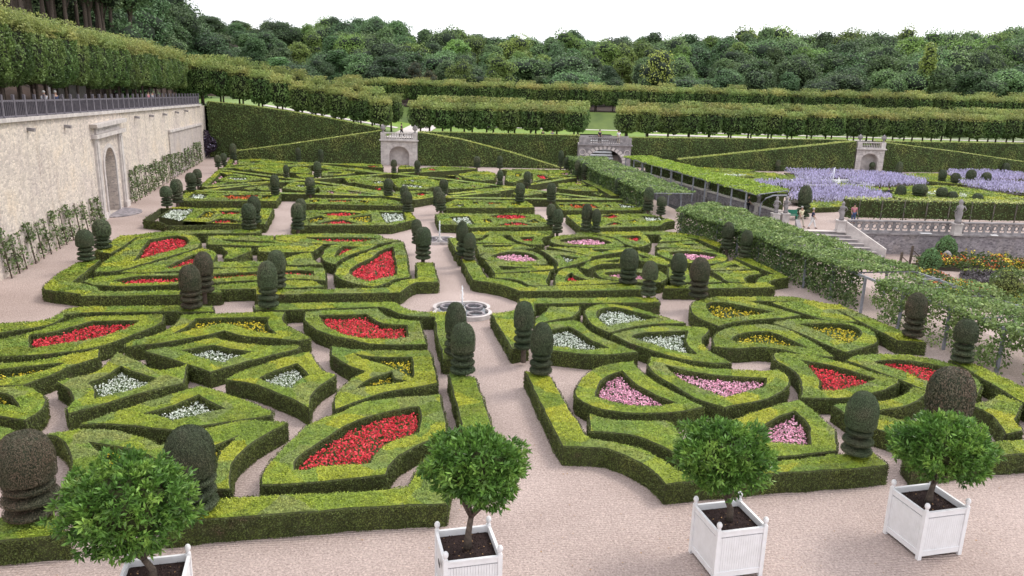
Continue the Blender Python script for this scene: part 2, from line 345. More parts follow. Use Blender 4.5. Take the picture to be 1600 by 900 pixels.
# ------------------------------------------------------------------ ground, terraces, slopes
KZ = -1.8; UZ = 3.4; UZ2 = 6.0
WA = np.array([-28.6, 42.8]); WB = np.array([-41.0, 105.0]); WD = (WB-WA)/np.linalg.norm(WB-WA)
def wx(y): return WA[0]+(y-WA[1])*WD[0]/WD[1]
def tz(y): return 8.6-(y-42.8)*.0277
GL = [(-41.0, 105.0), (-17.4, 104.6), (8.4, 105.6), (15.0, 106.6), (49.6, 112.6), (95.0, 120.5)]     # foot of the tall hedges
def gy(x): return float(np.interp(x, [p[0] for p in GL], [p[1] for p in GL]))
def ground_sheet(name, pts, z, m, depth=0, kind='structure'):
    mb = MB(); mb.prism(pts, [], (0, 0, z), (1, 0, 0), (0, 1, 0), (0, 0, -1), depth) if depth else mb.add(np.c_[np.array(pts), np.full(len(pts), z)], [tuple(t) for t in tessellate_polygon([[Vector((*p, 0)) for p in pts]])])
    return mb.build(name, M[m], origin=(0, 0, 0), kind=kind)
ground_sheet('ground', [(-600, -100), (600, -100), (600, 700), (-600, 700)], -2.6, 'bank')
P0 = [(-60, -30), (27, -30), (26.6, 27), (23.4, 40.5), (16.9, 64), (16.0, 70), (11.4, 97.5), (14.4, 100.5), (23.3, 70), (23.7, 65.8), (27.8, 65.8), (43, 66.4), (75, 67.7), (130, 70), (130, 127), (-60, 127)]
ground_sheet('gravel_path', P0, 0.0, 'gravel', .5)
ground_sheet('kitchen_garden_ground', [(11, -30), (130, -30), (130, 75), (11, 105)], KZ, 'gravel')
mb = MB()
E0_ = [(27, -30), (26.6, 27), (23.4, 40.5), (16.9, 64), (16.0, 70), (11.4, 97.5), (14.4, 100.5), (23.3, 70), (23.7, 65.8)]
for a, b in zip(E0_[:-1], E0_[1:]):
    a, b = np.array(a), np.array(b); d = (b-a)/np.linalg.norm(b-a); n = np.array([-d[1], d[0]])
    mb.add([(*(a+n*.0), KZ-.4), (*(b+n*.0), KZ-.4), (*b, .004), (*a, .004)], [(0, 1, 2, 3)])
mb.build('canal_bank', M['wallgrey'], origin=(0, 0, 0), kind='structure')
ground_sheet('canal_water', [(16.6, 66), (23.2, 66), (14.6, 98.5), (12.4, 96.5)], KZ+.25, 'water')
def grid(name, xs, ys, fz, m):
    V = [(x, y, fz(x, y)) for y in ys for x in xs]; nx = len(xs); Fc = [(j*nx+i, j*nx+i+1, (j+1)*nx+i+1, (j+1)*nx+i) for j in range(len(ys)-1) for i in range(nx-1)]
    mb = MB(); mb.add(V, np.array(Fc), 0, True); return mb.build(name, M[m], origin=(0, 0, 0), kind='structure')
def uz(x): return UZ+3.3*min(1, max(0, (-x-17)/23.5))
def lawn_z(x, y): return uz(x)+(.12*mnoise.noise(Vector((x*.05, y*.05, 0))))*.3
V = []; xs = np.sort(np.r_[np.linspace(-60, 130, 80), 9.19, 9.21, 14.39, 14.41])
mb = MB(); rows = []
for t in np.linspace(0, 1, 8): s0_ = lambda x: 17.0 if 9.2 < x < 14.4 else 3.6; rows.append([(x, gy(x)+s0_(x)+(134.5-gy(x)-s0_(x))*t, lawn_z(x, 0)) for x in xs])
rows.append([(x, 139, UZ2+.0*x if x > -20 else UZ2+.9) for x in xs])
nx = len(xs); V = [p for r in rows for p in r]
mb.add(V[:nx*8], np.array([(j*nx+i, j*nx+i+1, (j+1)*nx+i+1, (j+1)*nx+i) for j in range(7) for i in range(nx-1)]), 0, True)
mb.build('upper_lawn', M['lawn'], origin=(0, 0, 0), kind='structure')
mb = MB(); mb.add(V[nx*7:nx*9], np.array([(i, i+1, nx+i+1, nx+i) for i in range(nx-1)]), 0, False)
mb.build('grass_bank', M['bank'], origin=(0, 0, 0), kind='structure')
# terrace above the masonry wall
def terr_left(t, y): return wx(y)-.3-t*13
ys = np.linspace(-20, 106, 30); mb = MB(); V = [(wx(y)-.25-t*14, y, tz(y)) for y in ys for t in (0, .35, 1)]
mb.add(V, np.array([(j*3+i, j*3+i+1, (j+1)*3+i+1, (j+1)*3+i) for j in range(29) for i in range(2)])); mb.build('terrace_walk', M['hill'], origin=(0, 0, 0), kind='structure')
def hill_z(x, y):
    z = -3.5; k = 0
    if y > 138: z = UZ2-.02+max(0, y-165)*.062+max(0, (-x-30))*.05
    e = wx(min(y, 110))-13.0
    if x < e: z = max(z, tz(min(y, 115))+min(14, (e-x)*.42))
    return z+.8*mnoise.noise(Vector((x*.02, y*.02, 0)))*(1 if z > -3 and (y > 160 or x < e-6) else 0)
grid('hillside', np.arange(-260, 420, 4.0), np.arange(-30, 520, 4.0), hill_z, 'hill')
# paths on the upper lawn
def strip(name, px, z, m='paving'):
    pts = [at(x, y, z) for x, y in px]; mb = MB(); mb.add([(p[0], p[1], z) for p in pts], [tuple(range(len(pts)))]); return mb.build(name, M[m], origin=(0, 0, 0), kind='structure')
gx = -15.2
mb = MB(); mb.add([(gx-2.6, gy(gx)+1.0, UZ+.06), (gx+2.6, gy(gx)+1.0, UZ+.06), (gx+2.6, 134.4, UZ+.06), (gx-2.6, 134.4, UZ+.06)], [(0, 1, 2, 3)])
for (x0, x1, y0, y1) in ((-16.5, 130, 131.5, 133.4), (20, 75, 123.5, 126.5)):
    n_ = 24; q = np.linspace(x0, x1, n_)
    if y0 < 111: mb.add([(x, gy(x)+3.2, UZ+.05) for x in q]+[(x, gy(x)+4.4, UZ+.05) for x in q], np.array([(i, i+1, n_+i+1, n_+i) for i in range(n_-1)]))
    else: mb.add([(x, y0, UZ+.055) for x in q]+[(x, y1, UZ+.055) for x in q], np.array([(i, i+1, n_+i+1, n_+i) for i in range(n_-1)]))
q = np.linspace(-38, -18, 14); mb.add([(x, 121.0, uz(x)+.07) for x in q]+[(x, 123.5, uz(x)+.07) for x in q], np.array([(i, i+1, 15+i, 14+i) for i in range(13)]))
mb.build('lawn_path', M['paving'], origin=(0, 0, 0), kind='structure')

# ------------------------------------------------------------------ the masonry wall on the left
ux = np.array([*WD, 0]); uy = np.array([0, 0, 1.0]); un = np.array([WD[1], -WD[0], 0])     # un points towards the garden
if un[0] < 0: un = -un
S0 = -70.0; S1 = float(np.linalg.norm(WB-WA)); O = np.array([*WA, 0.0])
def W(px, py): return on_plane(px, py, WA, WB)
aL, _ = W(170, 330); aR, _ = W(187, 327); ac = (aL+aR)/2; ar = (aR-aL)/2; _, az = W(166, 231); sp = az-ar
arch = [(aL, 0.02)]+[(ac-ar*math.cos(PI*i/14), sp+ar*math.sin(PI*i/14)) for i in range(15)]+[(aR, 0.02)]
top = lambda s: tz(WA[1]+s*WD[1])
wall = MB(); outl = [(S0, -.3), (aL-.001, -.3), (S1+3.3, -.3), (S1+3.3, top(S1)-.1), (S0, top(S0))]
archh = arch[::-1]
wall.prism(outl, [archh], O, ux, uy, -un, .9)
wallo = wall.build('garden_wall', M['wall'], origin=(WA[0], WA[1], 0), label='tall cream masonry retaining wall with a stone portal on the left', cat='wall')
def child(mb, name, m, par, **k):
    o = mb.build(name, m, None, origin=par.location, **k); o.parent = par; o.location = (0, 0, 0); KIDS.setdefault(par.name, []).append(o); return o
def P3(s, z, off=0.0): return O+ux*s+uy*z+un*off
mb = MB(); mb.prism([(S0, top(S0)), (S1+.1, top(S1)), (S1+.1, top(S1)+.22), (S0, top(S0)+.22)], [], P3(0, 0, .22), ux, uy, -un, 1.2); child(mb, 'coping', M['stone'], wallo)
mb = MB(); mb.add([P3(aL-.3, 0, -.95), P3(aR+.3, 0, -.95), P3(aR+.3, az+.3, -.95), P3(aL-.3, az+.3, -.95)], [(0, 1, 2, 3)]); child(mb, 'niche_back', M['wallgrey'], wallo)
# portal: two pilasters, entablature, attic panel, architrave round the arch
pl0, _ = W(158, 336); pl1 = aL-.25; pr0 = aR+.25; pr1 = W(199, 325)[0]
_, ze = W(160, 213); _, zt_ = W(160, 190)
po = MB()
for a, b in ((pl0, pl0+.9), (pr1-.9, pr1)):
    po.prism([(a, 0), (b, 0), (b, ze), (a, ze)], [], P3(0, 0, .16), ux, uy, -un, .18)
    po.prism([(a+.2, .5), (b-.2, .5), (b-.2, ze-.3), (a+.2, ze-.3)], [], P3(0, 0, .24), ux, uy, -un, .08)
    po.prism([(a-.1, 0), (b+.1, 0), (b+.1, .5), (a-.1, .5)], [], P3(0, 0, .3), ux, uy, -un, .15)
po.prism([(pl0+.92, .01), (pr1-.92, .01), (pr1-.92, ze-.01), (pl0+.92, ze-.01)], [[(p[0], max(.012, p[1])) for p in archh]] if 0 else [], P3(0, 0, -30), ux, uy, -un, .01) if 0 else None
rim = [(ac-(ar+.32)*math.cos(PI*i/14), sp+(ar+.32)*math.sin(PI*i/14)) for i in range(15)]
ring = [(aL-.32, .02)]+rim+[(aR+.32, .02)]+[(aR, .02)]+[(ac+ar*math.cos(PI*i/14), sp+ar*math.sin(PI*i/14)) for i in range(15)]+[(aL, .02)]
po.prism(ring, [], P3(0, 0, .10), ux, uy, -un, .098)
child(po, 'portal_surround', M['stone'], wallo)
mb = MB(); mb.prism([(pl0-.35, ze), (pr1+.35, ze), (pr1+.35, ze+.28), (pl0-.35, ze+.28)], [], P3(0, 0, .42), ux, uy, -un, .44)
mb.prism([(pl0-.4, zt_-.3), (pr1+.4, zt_-.3), (pr1+.6, zt_), (pl0-.6, zt_)], [], P3(0, 0, .55), ux, uy, -un, .56); child(mb, 'cornice', M['stone'], wallo)
mb = MB(); mb.prism([(pl0+.5, ze+.3), (pr1-.5, ze+.3), (pr1-.5, zt_-.32), (pl0+.5, zt_-.32)], [], P3(0, 0, .14), ux, uy, -un, .15)
for i in range(5):
    for j in range(4): mb.prism([(pl0+1+i*(pr1-pl0-2)/5, ze+.5+j*(zt_-ze-1)/4)]+[(pl0+1+(i+.7)*(pr1-pl0-2)/5, ze+.5+j*(zt_-ze-1)/4), (pl0+1+(i+.7)*(pr1-pl0-2)/5, ze+.5+(j+.7)*(zt_-ze-1)/4), (pl0+1+i*(pr1-pl0-2)/5, ze+.5+(j+.7)*(zt_-ze-1)/4)], [], P3(0, 0, .18), ux, uy, -un, .05)
child(mb, 'carved_panel', M['stone'], wallo)
mb = MB(); n_ = 10
fan = [(ac-(ar+.8)*math.cos(PI*i/14), -(ar+.8)*math.sin(PI*i/14)*.9) for i in range(15)]
mb.add([P3(p[0], .07, -p[1]) for p in fan]+[P3(p[0], 0, -p[1]) for p in fan], [tuple(range(15))]+[(i, i+1, 16+i, 15+i) for i in range(14)]); child(mb, 'door_step', M['wallgrey'], wallo)
# blind recess at the far end, spouts under the coping
b0 = W(266, 248)[0]; b1 = W(317, 248)[0]; zb = W(266, 206)[1]; zb2 = W(316, 194)[1]
mb = MB(); mb.prism([(b0, .02), (b1, .02), (b1, zb2), (b0, zb)], [], P3(0, 0, .12), ux, uy, -un, .1); M['panel'] = rubble('greyed rubble panel', (.56, .51, .49), (.40, .37, .36), (.5, .46, .45), 3.0, 5.0); child(mb, 'blind_panel', M['panel'], wallo)
mb = MB(); mb.prism([(b0-.1, zb), (b1, zb2), (b1, zb2+.25), (b0-.1, zb+.25)], [], P3(0, 0, .28), ux, uy, -un, .26); child(mb, 'panel_ledge', M['stone'], wallo)
for px, py in ((42, 196), (100, 192), (210, 179), (233, 177), (254, 175), (273, 172), (288, 170)):
    s, z = W(px, py); mb = MB(); c = P3(s, z-.25, .35); mb.beam(P3(s, z-.2, -.1), P3(s, z-.27, .42), .26, .2); child(mb, 'water_spout', M['greystone'], wallo)
# timber railing
rail = empty('terrace_railing', (WA[0], WA[1], 0), 'weathered grey timber railing along the top of the masonry wall', 'railing')
for dz, h in ((1.28, .12), (.32, .10)): mb = MB(); mb.beam(P3(S0, top(S0)+dz, -.15), P3(S1, top(S1)+dz*.86, -.15), .12, h); o = mb.build('rail', M['iron'], rail, origin=(WA[0], WA[1], 0)); o.location = (0, 0, 0)
mb = MB(); n_ = 330
for i in range(n_):
    s = -20+(S1+20)*i/n_; mb.beam(P3(s, top(s)+.34, -.15), P3(s, top(s)+1.2, -.15), .03, .16)
o = mb.build('infill', M['iron'], rail, origin=(WA[0], WA[1], 0)); o.location = (0, 0, 0)
for i in range(44):
    s = -8+(S1+8)*i/43; mb = MB(); b = P3(s, top(s)+.1, -.12); mb.beam(b, b+[0, 0, 1.45], .14, .14); mb.beam(b+un*.1+[0, 0, .1], b-un*.35+[0, 0, .9], .06, .06)
    o = mb.build('post', M['iron'], rail, origin=(WA[0], WA[1], 0)); o.location = (0, 0, 0)

# climbing plants trained up the wall
def climber(s, h, wd, seed, lab, lean=0):
    r = np.random.default_rng(seed); root = empty('climbing_plant', P3(s, 0, .35), lab, 'climbing plant', 'climbing plants at the foot of the masonry wall')
    mb = MB(); pts = [np.array([0, 0, 0])]
    for k in range(3):
        e = ux*(r.uniform(-.3, .3)*wd)-un*.28
        mb.tube([(0, 0, 0), tuple(e*.5+[0, 0, h*.45]), tuple(e+[0, 0, h*.95])], [.035, .025, .015], 5)
    mb.build('stem', M['bark'], root)
    n = int(170*h*wd); z = r.uniform(.03, 1, n)**.9*h; x = r.normal(scale=.34*wd, size=n)*(1-.35*np.abs(z/h-.55))-(.35*(z-h*.5) if seed < 40 else 0); d = r.uniform(-.1, .34, n)*(1.15-z/h*.5)
    keep = np.array([mnoise.noise(Vector((x[i]*1.8+seed, z[i]*1.4, seed*.7))) > (-.05 if seed < 40 else -.3) for i in range(n)])
    P = np.outer(x, ux)+np.outer(z, uy)+np.outer(d-.2, un); P = P[keep]
    v, f = leaves(P, np.tile(un, (len(P), 1)), .17, tilt=1.0, aspect=.75, rng=r); mb = MB(); mb.add(v, f); mb.build('foliage', M['climber'], root)
k = 0
near_h = [(5, 405, 350), (20, 412, 365), (30, 395, 360), (45, 392, 345), (58, 385, 345), (70, 380, 338), (84, 372, 328), (95, 366, 325), (106, 360, 318), (118, 352, 315), (130, 348, 312), (142, 341, 308), (151, 336, 306)]
for px, py, pt in near_h:
    s, _ = W(px, py+8); P = P3(s, 0, .35); h = max(1.2, z_of(P[0], P[1], pt)); climber(s, h, .72, k, 'leaning green climber on the near wall, left of the portal'); k += 1
s0 = W(205, 318)[0]; 
for i in range(19):
    s = s0+(S1-1.5-s0)*i/19.0; climber(s, 2.9-.02*i+RNG.uniform(-.3, .2), .62, 50+i, 'upright green climber on the far wall, right of the portal'); k += 1
# purple flowering shrub in the wall corner
c = at(325, 247, 0); mb = MB(); n = 900; q = RNG.normal(size=(n, 3)); q /= np.linalg.norm(q, axis=1)[:, None]
for cx, cy, cz, rr in ((-.6, 0, 1.2, 1.1), (.4, .2, 1.8, 1.0), (-.2, 0, 2.8, .9), (-.9, .3, 2.2, .8)):
    v, f = leaves(q*rr+[cx, cy, cz], q, .28, tilt=.8, lift=.1); mb.add(v, f, 0); kk = RNG.random(n) > .82; v, f = leaves(q[kk]*rr*1.03+[cx, cy, cz], q[kk], .2, tilt=.5); mb.add(v, f, 1)
mb.tube([(0, 0, 0), (-.2, 0, 2.4)], [.08, .04], 6, 2)
M['plum'] = leaf_mat('plum coloured leaves', [(.3, (.03, .022, .035)), (.7, (.07, .045, .07))], scale=2)
o = mb.build('flowering_shrub', [M['plum'], M['l'], M['bark']], origin=(0, 0, 0), label='dark purple flowering shrub in the corner where wall meets tall hedge', cat='shrub'); o.location = (c[0]-.3, c[1], 0)

# ------------------------------------------------------------------ tall hedge walls that close the garden
def tall_hedge(A, B, tops, thick, label, z0=0.0, curve=None, s=.17):
    """A-B foot line, tops: (fraction, height) list"""
    A = np.array(A, float); B = np.array(B, float); L = np.linalg.norm(B-A); u = (B-A)/L; n = np.array([-u[1], u[0]])
    if n[1] < 0: n = -n
    N_ = 26; fr = np.linspace(0, 1, N_); hz = np.interp(fr, [t[0] for t in tops], [t[1] for t in tops])
    F0 = A+np.outer(fr*L, u); mb = MB(); z0a = np.broadcast_to(z0, (N_,)) if np.ndim(z0) == 0 else np.interp(fr, [0, 1], z0)
    fb = np.c_[F0, z0a]; ft = np.c_[F0, hz]; bt = np.c_[F0+n*thick, hz]; bb = np.c_[F0+n*thick, z0a]
    V = np.concatenate([fb, ft, bt, bb]); q = [(i, i+1, N_+i+1, N_+i) for i in range(N_-1)]; Q = np.array(q)
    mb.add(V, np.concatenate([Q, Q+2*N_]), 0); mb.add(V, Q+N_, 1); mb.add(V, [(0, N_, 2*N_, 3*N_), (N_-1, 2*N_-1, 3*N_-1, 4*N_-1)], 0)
    T = []
    for i, j, k, l in q: T += [(V[i], V[j], V[k]), (V[i], V[k], V[l])]
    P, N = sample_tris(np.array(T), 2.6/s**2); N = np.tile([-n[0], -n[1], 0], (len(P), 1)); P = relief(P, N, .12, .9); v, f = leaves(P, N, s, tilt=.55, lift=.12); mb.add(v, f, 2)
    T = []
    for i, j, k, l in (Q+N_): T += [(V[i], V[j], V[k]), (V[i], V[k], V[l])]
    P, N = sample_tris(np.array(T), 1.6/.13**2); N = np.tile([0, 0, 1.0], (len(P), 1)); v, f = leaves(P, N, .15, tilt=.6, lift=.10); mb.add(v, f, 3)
    for a, b in ((fb[0], bt[0]), (fb[-1], bt[-1])):
        w_ = np.array([[a[0], a[1], a[2]], [b[0], b[1], a[2]], [b[0], b[1], b[2]], [a[0], a[1], b[2]]]); P, N = sample_tris(np.array([w_[[0, 1, 2]], w_[[0, 2, 3]]]), 1.2/s**2); v, f = leaves(P, N, s, tilt=.9, lift=.05); mb.add(v, f, 2)
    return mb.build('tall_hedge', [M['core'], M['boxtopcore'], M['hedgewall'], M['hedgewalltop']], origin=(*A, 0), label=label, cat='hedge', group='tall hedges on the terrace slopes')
def frac_tops(A, B, pix):
    L = np.linalg.norm(np.array(B)-np.array(A)); return [(lambda s, z: (s/L, z))(*on_plane(px, py, A, B)) for px, py in pix]
GLx = -17.6; GRx = -12.8
def line(x0, x1, off): return (x0, gy(x0)+off), (x1, gy(x1)+off)
a, b = line(-37.5, GLx, 0); tall_hedge(a, b, frac_tops(a, b, [(372, 236), (450, 226), (530, 214), (598, 204)]), 1.3, 'lower tall hedge rising along the ramp to the central arch, left')
a, b = line(-41.2, GLx, 3.0); tall_hedge(a, b, frac_tops(a, b, [(314, 158), (380, 164), (450, 174), (520, 186), (600, 202)]), .9, 'upper tall hedge sloping down from the wall corner to the arch')
a, b = line(GRx, 6.4, 0); tall_hedge(a, b, frac_tops(a, b, [(655, 207), (720, 218), (800, 239), (878, 263)]), 1.3, 'lower tall hedge descending right from the central arch')
a, b = line(GRx, 8.6, 3.0); tall_hedge(a, b, frac_tops(a, b, [(655, 206), (780, 209), (905, 212)]), .9, 'upper level hedge between central arch and bridge')
a, b = line(15.0, 47.3, 3.0); tall_hedge(a, b, frac_tops(a, b, [(980, 215), (1150, 217), (1340, 219)]), .9, 'upper level hedge between bridge and right arch')
a, b = line(22.0, 47.3, 0); tall_hedge(a, b, frac_tops(a, b, [(1040, 252), (1180, 237), (1337, 221)]), 1.3, 'lower tall hedge rising along the ramp to the right arch')
a, b = line(51.6, 76.0, 0); tall_hedge(a, b, frac_tops(a, b, [(1376, 222), (1500, 238), (1620, 256)]), 1.3, 'lower tall hedge descending right from the right arch')
a, b = line(51.6, 100.0, 3.0); tall_hedge(a, b, frac_tops(a, b, [(1378, 221), (1500, 223), (1620, 225)]), .9, 'upper level hedge at the far right of the slope')

# ------------------------------------------------------------------ arch buildings and the bridge
def baluster(mb, p, h, r=.07):
    mb.lathe([(r, 0), (r, h*.08), (r*.5, h*.14), (r*1.0, h*.38), (r*.45, h*.62), (r*.45, h*.8), (r, h*.9), (r, h)], 8, c=p)
def urn(name, x, y, z, s, par):
    mb = MB(); mb.lathe([(.0, 0), (.22, 0), (.22, .12), (.09, .2), (.12, .3), (.36, .5), (.42, .75), (.30, .92), (.34, 1.0), (.12, 1.05), (.02, 1.25)], 12, c=(0, 0, 0), smooth=True); mb.v[-1] *= s; 
    o = mb.build(name, M['greystone'], par, origin=(0, 0, 0)); o.location = (x, y, z); return o
def arch_house(xc, wid, deck, label, aw, ah, depth=3.9, batter=0.0):
    y0 = gy(xc)-.15; root = empty('arch_pavilion', (xc, y0, 0), label, 'garden pavilion'); h = wid/2
    sp = ah-aw/2; A = [(-aw/2, 0)]+[(-aw/2*math.cos(PI*i/14), sp+aw/2*math.sin(PI*i/14)*.85) for i in range(15)]+[(aw/2, 0)]
    outl = [(-h, -.2), (-aw/2, -.2)]+A+[(aw/2, -.2), (h, -.2), (h, deck), (-h, deck)]
    mb = MB(); mb.prism(outl, [], (0, 0, 0), (1, 0, 0), (0, 0, 1), (0, 1, 0), depth); mb.build('stone_front', M['stone'], root)
    mb = MB(); mb.add([(-aw/2-.1, 1.1, -.2), (aw/2+.1, 1.1, -.2), (aw/2+.1, 1.1, ah+.1), (-aw/2-.1, 1.1, ah+.1)], [(0, 1, 2, 3)]); mb.build('niche_back', M['stone'], root)
    mb = MB()
    for s_ in (-1, 1):
        for k in range(9): mb.box((s_*(h-.33), -.04, .2+k*(deck-.3)/9+.1), (.66, .1, (deck-.3)/9-.05))
    for k in range(9):
        t = PI*(k+.5)/9; mb.beam((-(aw/2+.05)*math.cos(t), -.03, sp+(aw/2+.05)*math.sin(t)*.87), (-(aw/2+.45)*math.cos(t), -.03, sp+(aw/2+.45)*math.sin(t)*.9), .1, .42)
    mb.build('quoins', M['stone'], root)
    mb = MB(); mb.box((0, .1, deck+.07), (wid+.3, .9, .14)); mb.build('string_course', M['stone'], root)
    bal = MB(); z = deck+.14
    for s_ in (-1, 1): bal.box((s_*(h-.3), .1, z+.45), (.6, .5, .9))
    bal.box((0, .1, z+.06), (wid-1.2, .34, .12)); bal.box((0, .1, z+.84), (wid-1.2, .34, .12))
    n = 11
    for k in range(n): baluster(bal, (-(h-.75)+(2*(h-.75))*k/(n-1), .1, z+.12), .66, .075)
    bal.build('balustrade', M['stone'], root)
    for s_ in (-1, 1): urn('urn', s_*(h-.3), .1, z+.9, .85, root)
    return root
arch_house(-15.2, 4.75, 3.15, 'pale stone arch pavilion with balustrade and urns on the central axis', 2.6, 2.6)
arch_house(49.5, 3.9, 3.1, 'pale stone arch pavilion with balustrade behind the lavender', 2.3, 2.7)
# bridge: wide arch, stairs behind
bx0, bx1 = 8.3, 15.2; br = empty('stone_bridge', (11.75, gy(11.75), 0), 'weathered grey stone bridge with wide arch over the water stairs', 'bridge'); w_ = bx1-bx0
A = [(-2.35, 0)]+[(-2.35*math.cos(PI*i/18), .9+1.75*math.sin(PI*i/18)) for i in range(19)]+[(2.35, 0)]
mb = MB(); mb.prism([(-w_/2, -1.9), (-2.35, -1.9)]+A+[(2.35, -1.9), (w_/2, -1.9), (w_/2, 3.15), (-w_/2, 3.15)], [], (0, 0, 0), (1, 0, 0), (0, 0, 1), (0, 1, 0), 3.4); mb.build('arch_body', M['greystone'], br)
mb = MB()
for k in range(15):
    t = PI*(k+.5)/15; mb.beam((-2.38*math.cos(t), -.03, .9+1.78*math.sin(t)), (-2.95*math.cos(t), -.03, .9+2.2*math.sin(t)), .1, .34)
for s_ in (-1, 1):
    for rr in range(6): mb.lathe([(.55, -.06), (.55, 0), (.42, 0), (.42, -.06)], 14, c=(0, 0, 0)) if 0 else None
mb.build('voussoirs', M['stone'], br)
for s_ in (-1, 1):
    mb = MB(); ringv = []
    n = 18; V = [(s_*2.95+r*math.cos(2*PI*k/n), y, 2.25+r*math.sin(2*PI*k/n)) for (r, y) in ((.42, -.07), (.33, -.07), (.33, .0), (.42, 0)) for k in range(n)]
    mb.add(V, [(a*n+k, a*n+(k+1) % n, ((a+1) % 4)*n+(k+1) % n, ((a+1) % 4)*n+k) for a in range(4) for k in range(n)]); mb.build('roundel', M['stone'], br)
mb = MB(); mb.box((0, .15, 3.22), (w_+.3, .8, .16)); mb.build('string_course', M['greystone'], br)
for yy in (.15, 3.1):
    mb = MB(); z = 3.3
    for s_ in (-1, 1): mb.box((s_*(w_/2-.75), yy, z+.45), (1.5, .4, .9))
    mb.box((0, yy, z+.06), (w_-3, .34, .12)); mb.box((0, yy, z+.86), (w_-3, .34, .12))
    for k in range(15): baluster(mb, (-(w_/2-1.75)+2*(w_/2-1.75)*k/14, yy, z+.12), .68, .08)
    mb.build('balustrade', M['greystone'], br)
mb = MB(); mb.box((0, 1.7, 3.25), (w_, 3.3, .1)); mb.build('deck', M['paving'], br)
st = MB(); b = br.location
for k in range(11): st.box((b[0]-.3, b[1]+4.2+k*1.1, -.2+k*.32), (4.6, 1.25, .14), 0, 0); st.box((b[0]-.3, b[1]+4.3+k*1.1, -.42+k*.32), (4.5, 1.1, .3), 0, 1)
st.build('water_stairs', [M['white'], M['greystone']], label='bright water steps climbing behind the bridge arch', cat='steps')
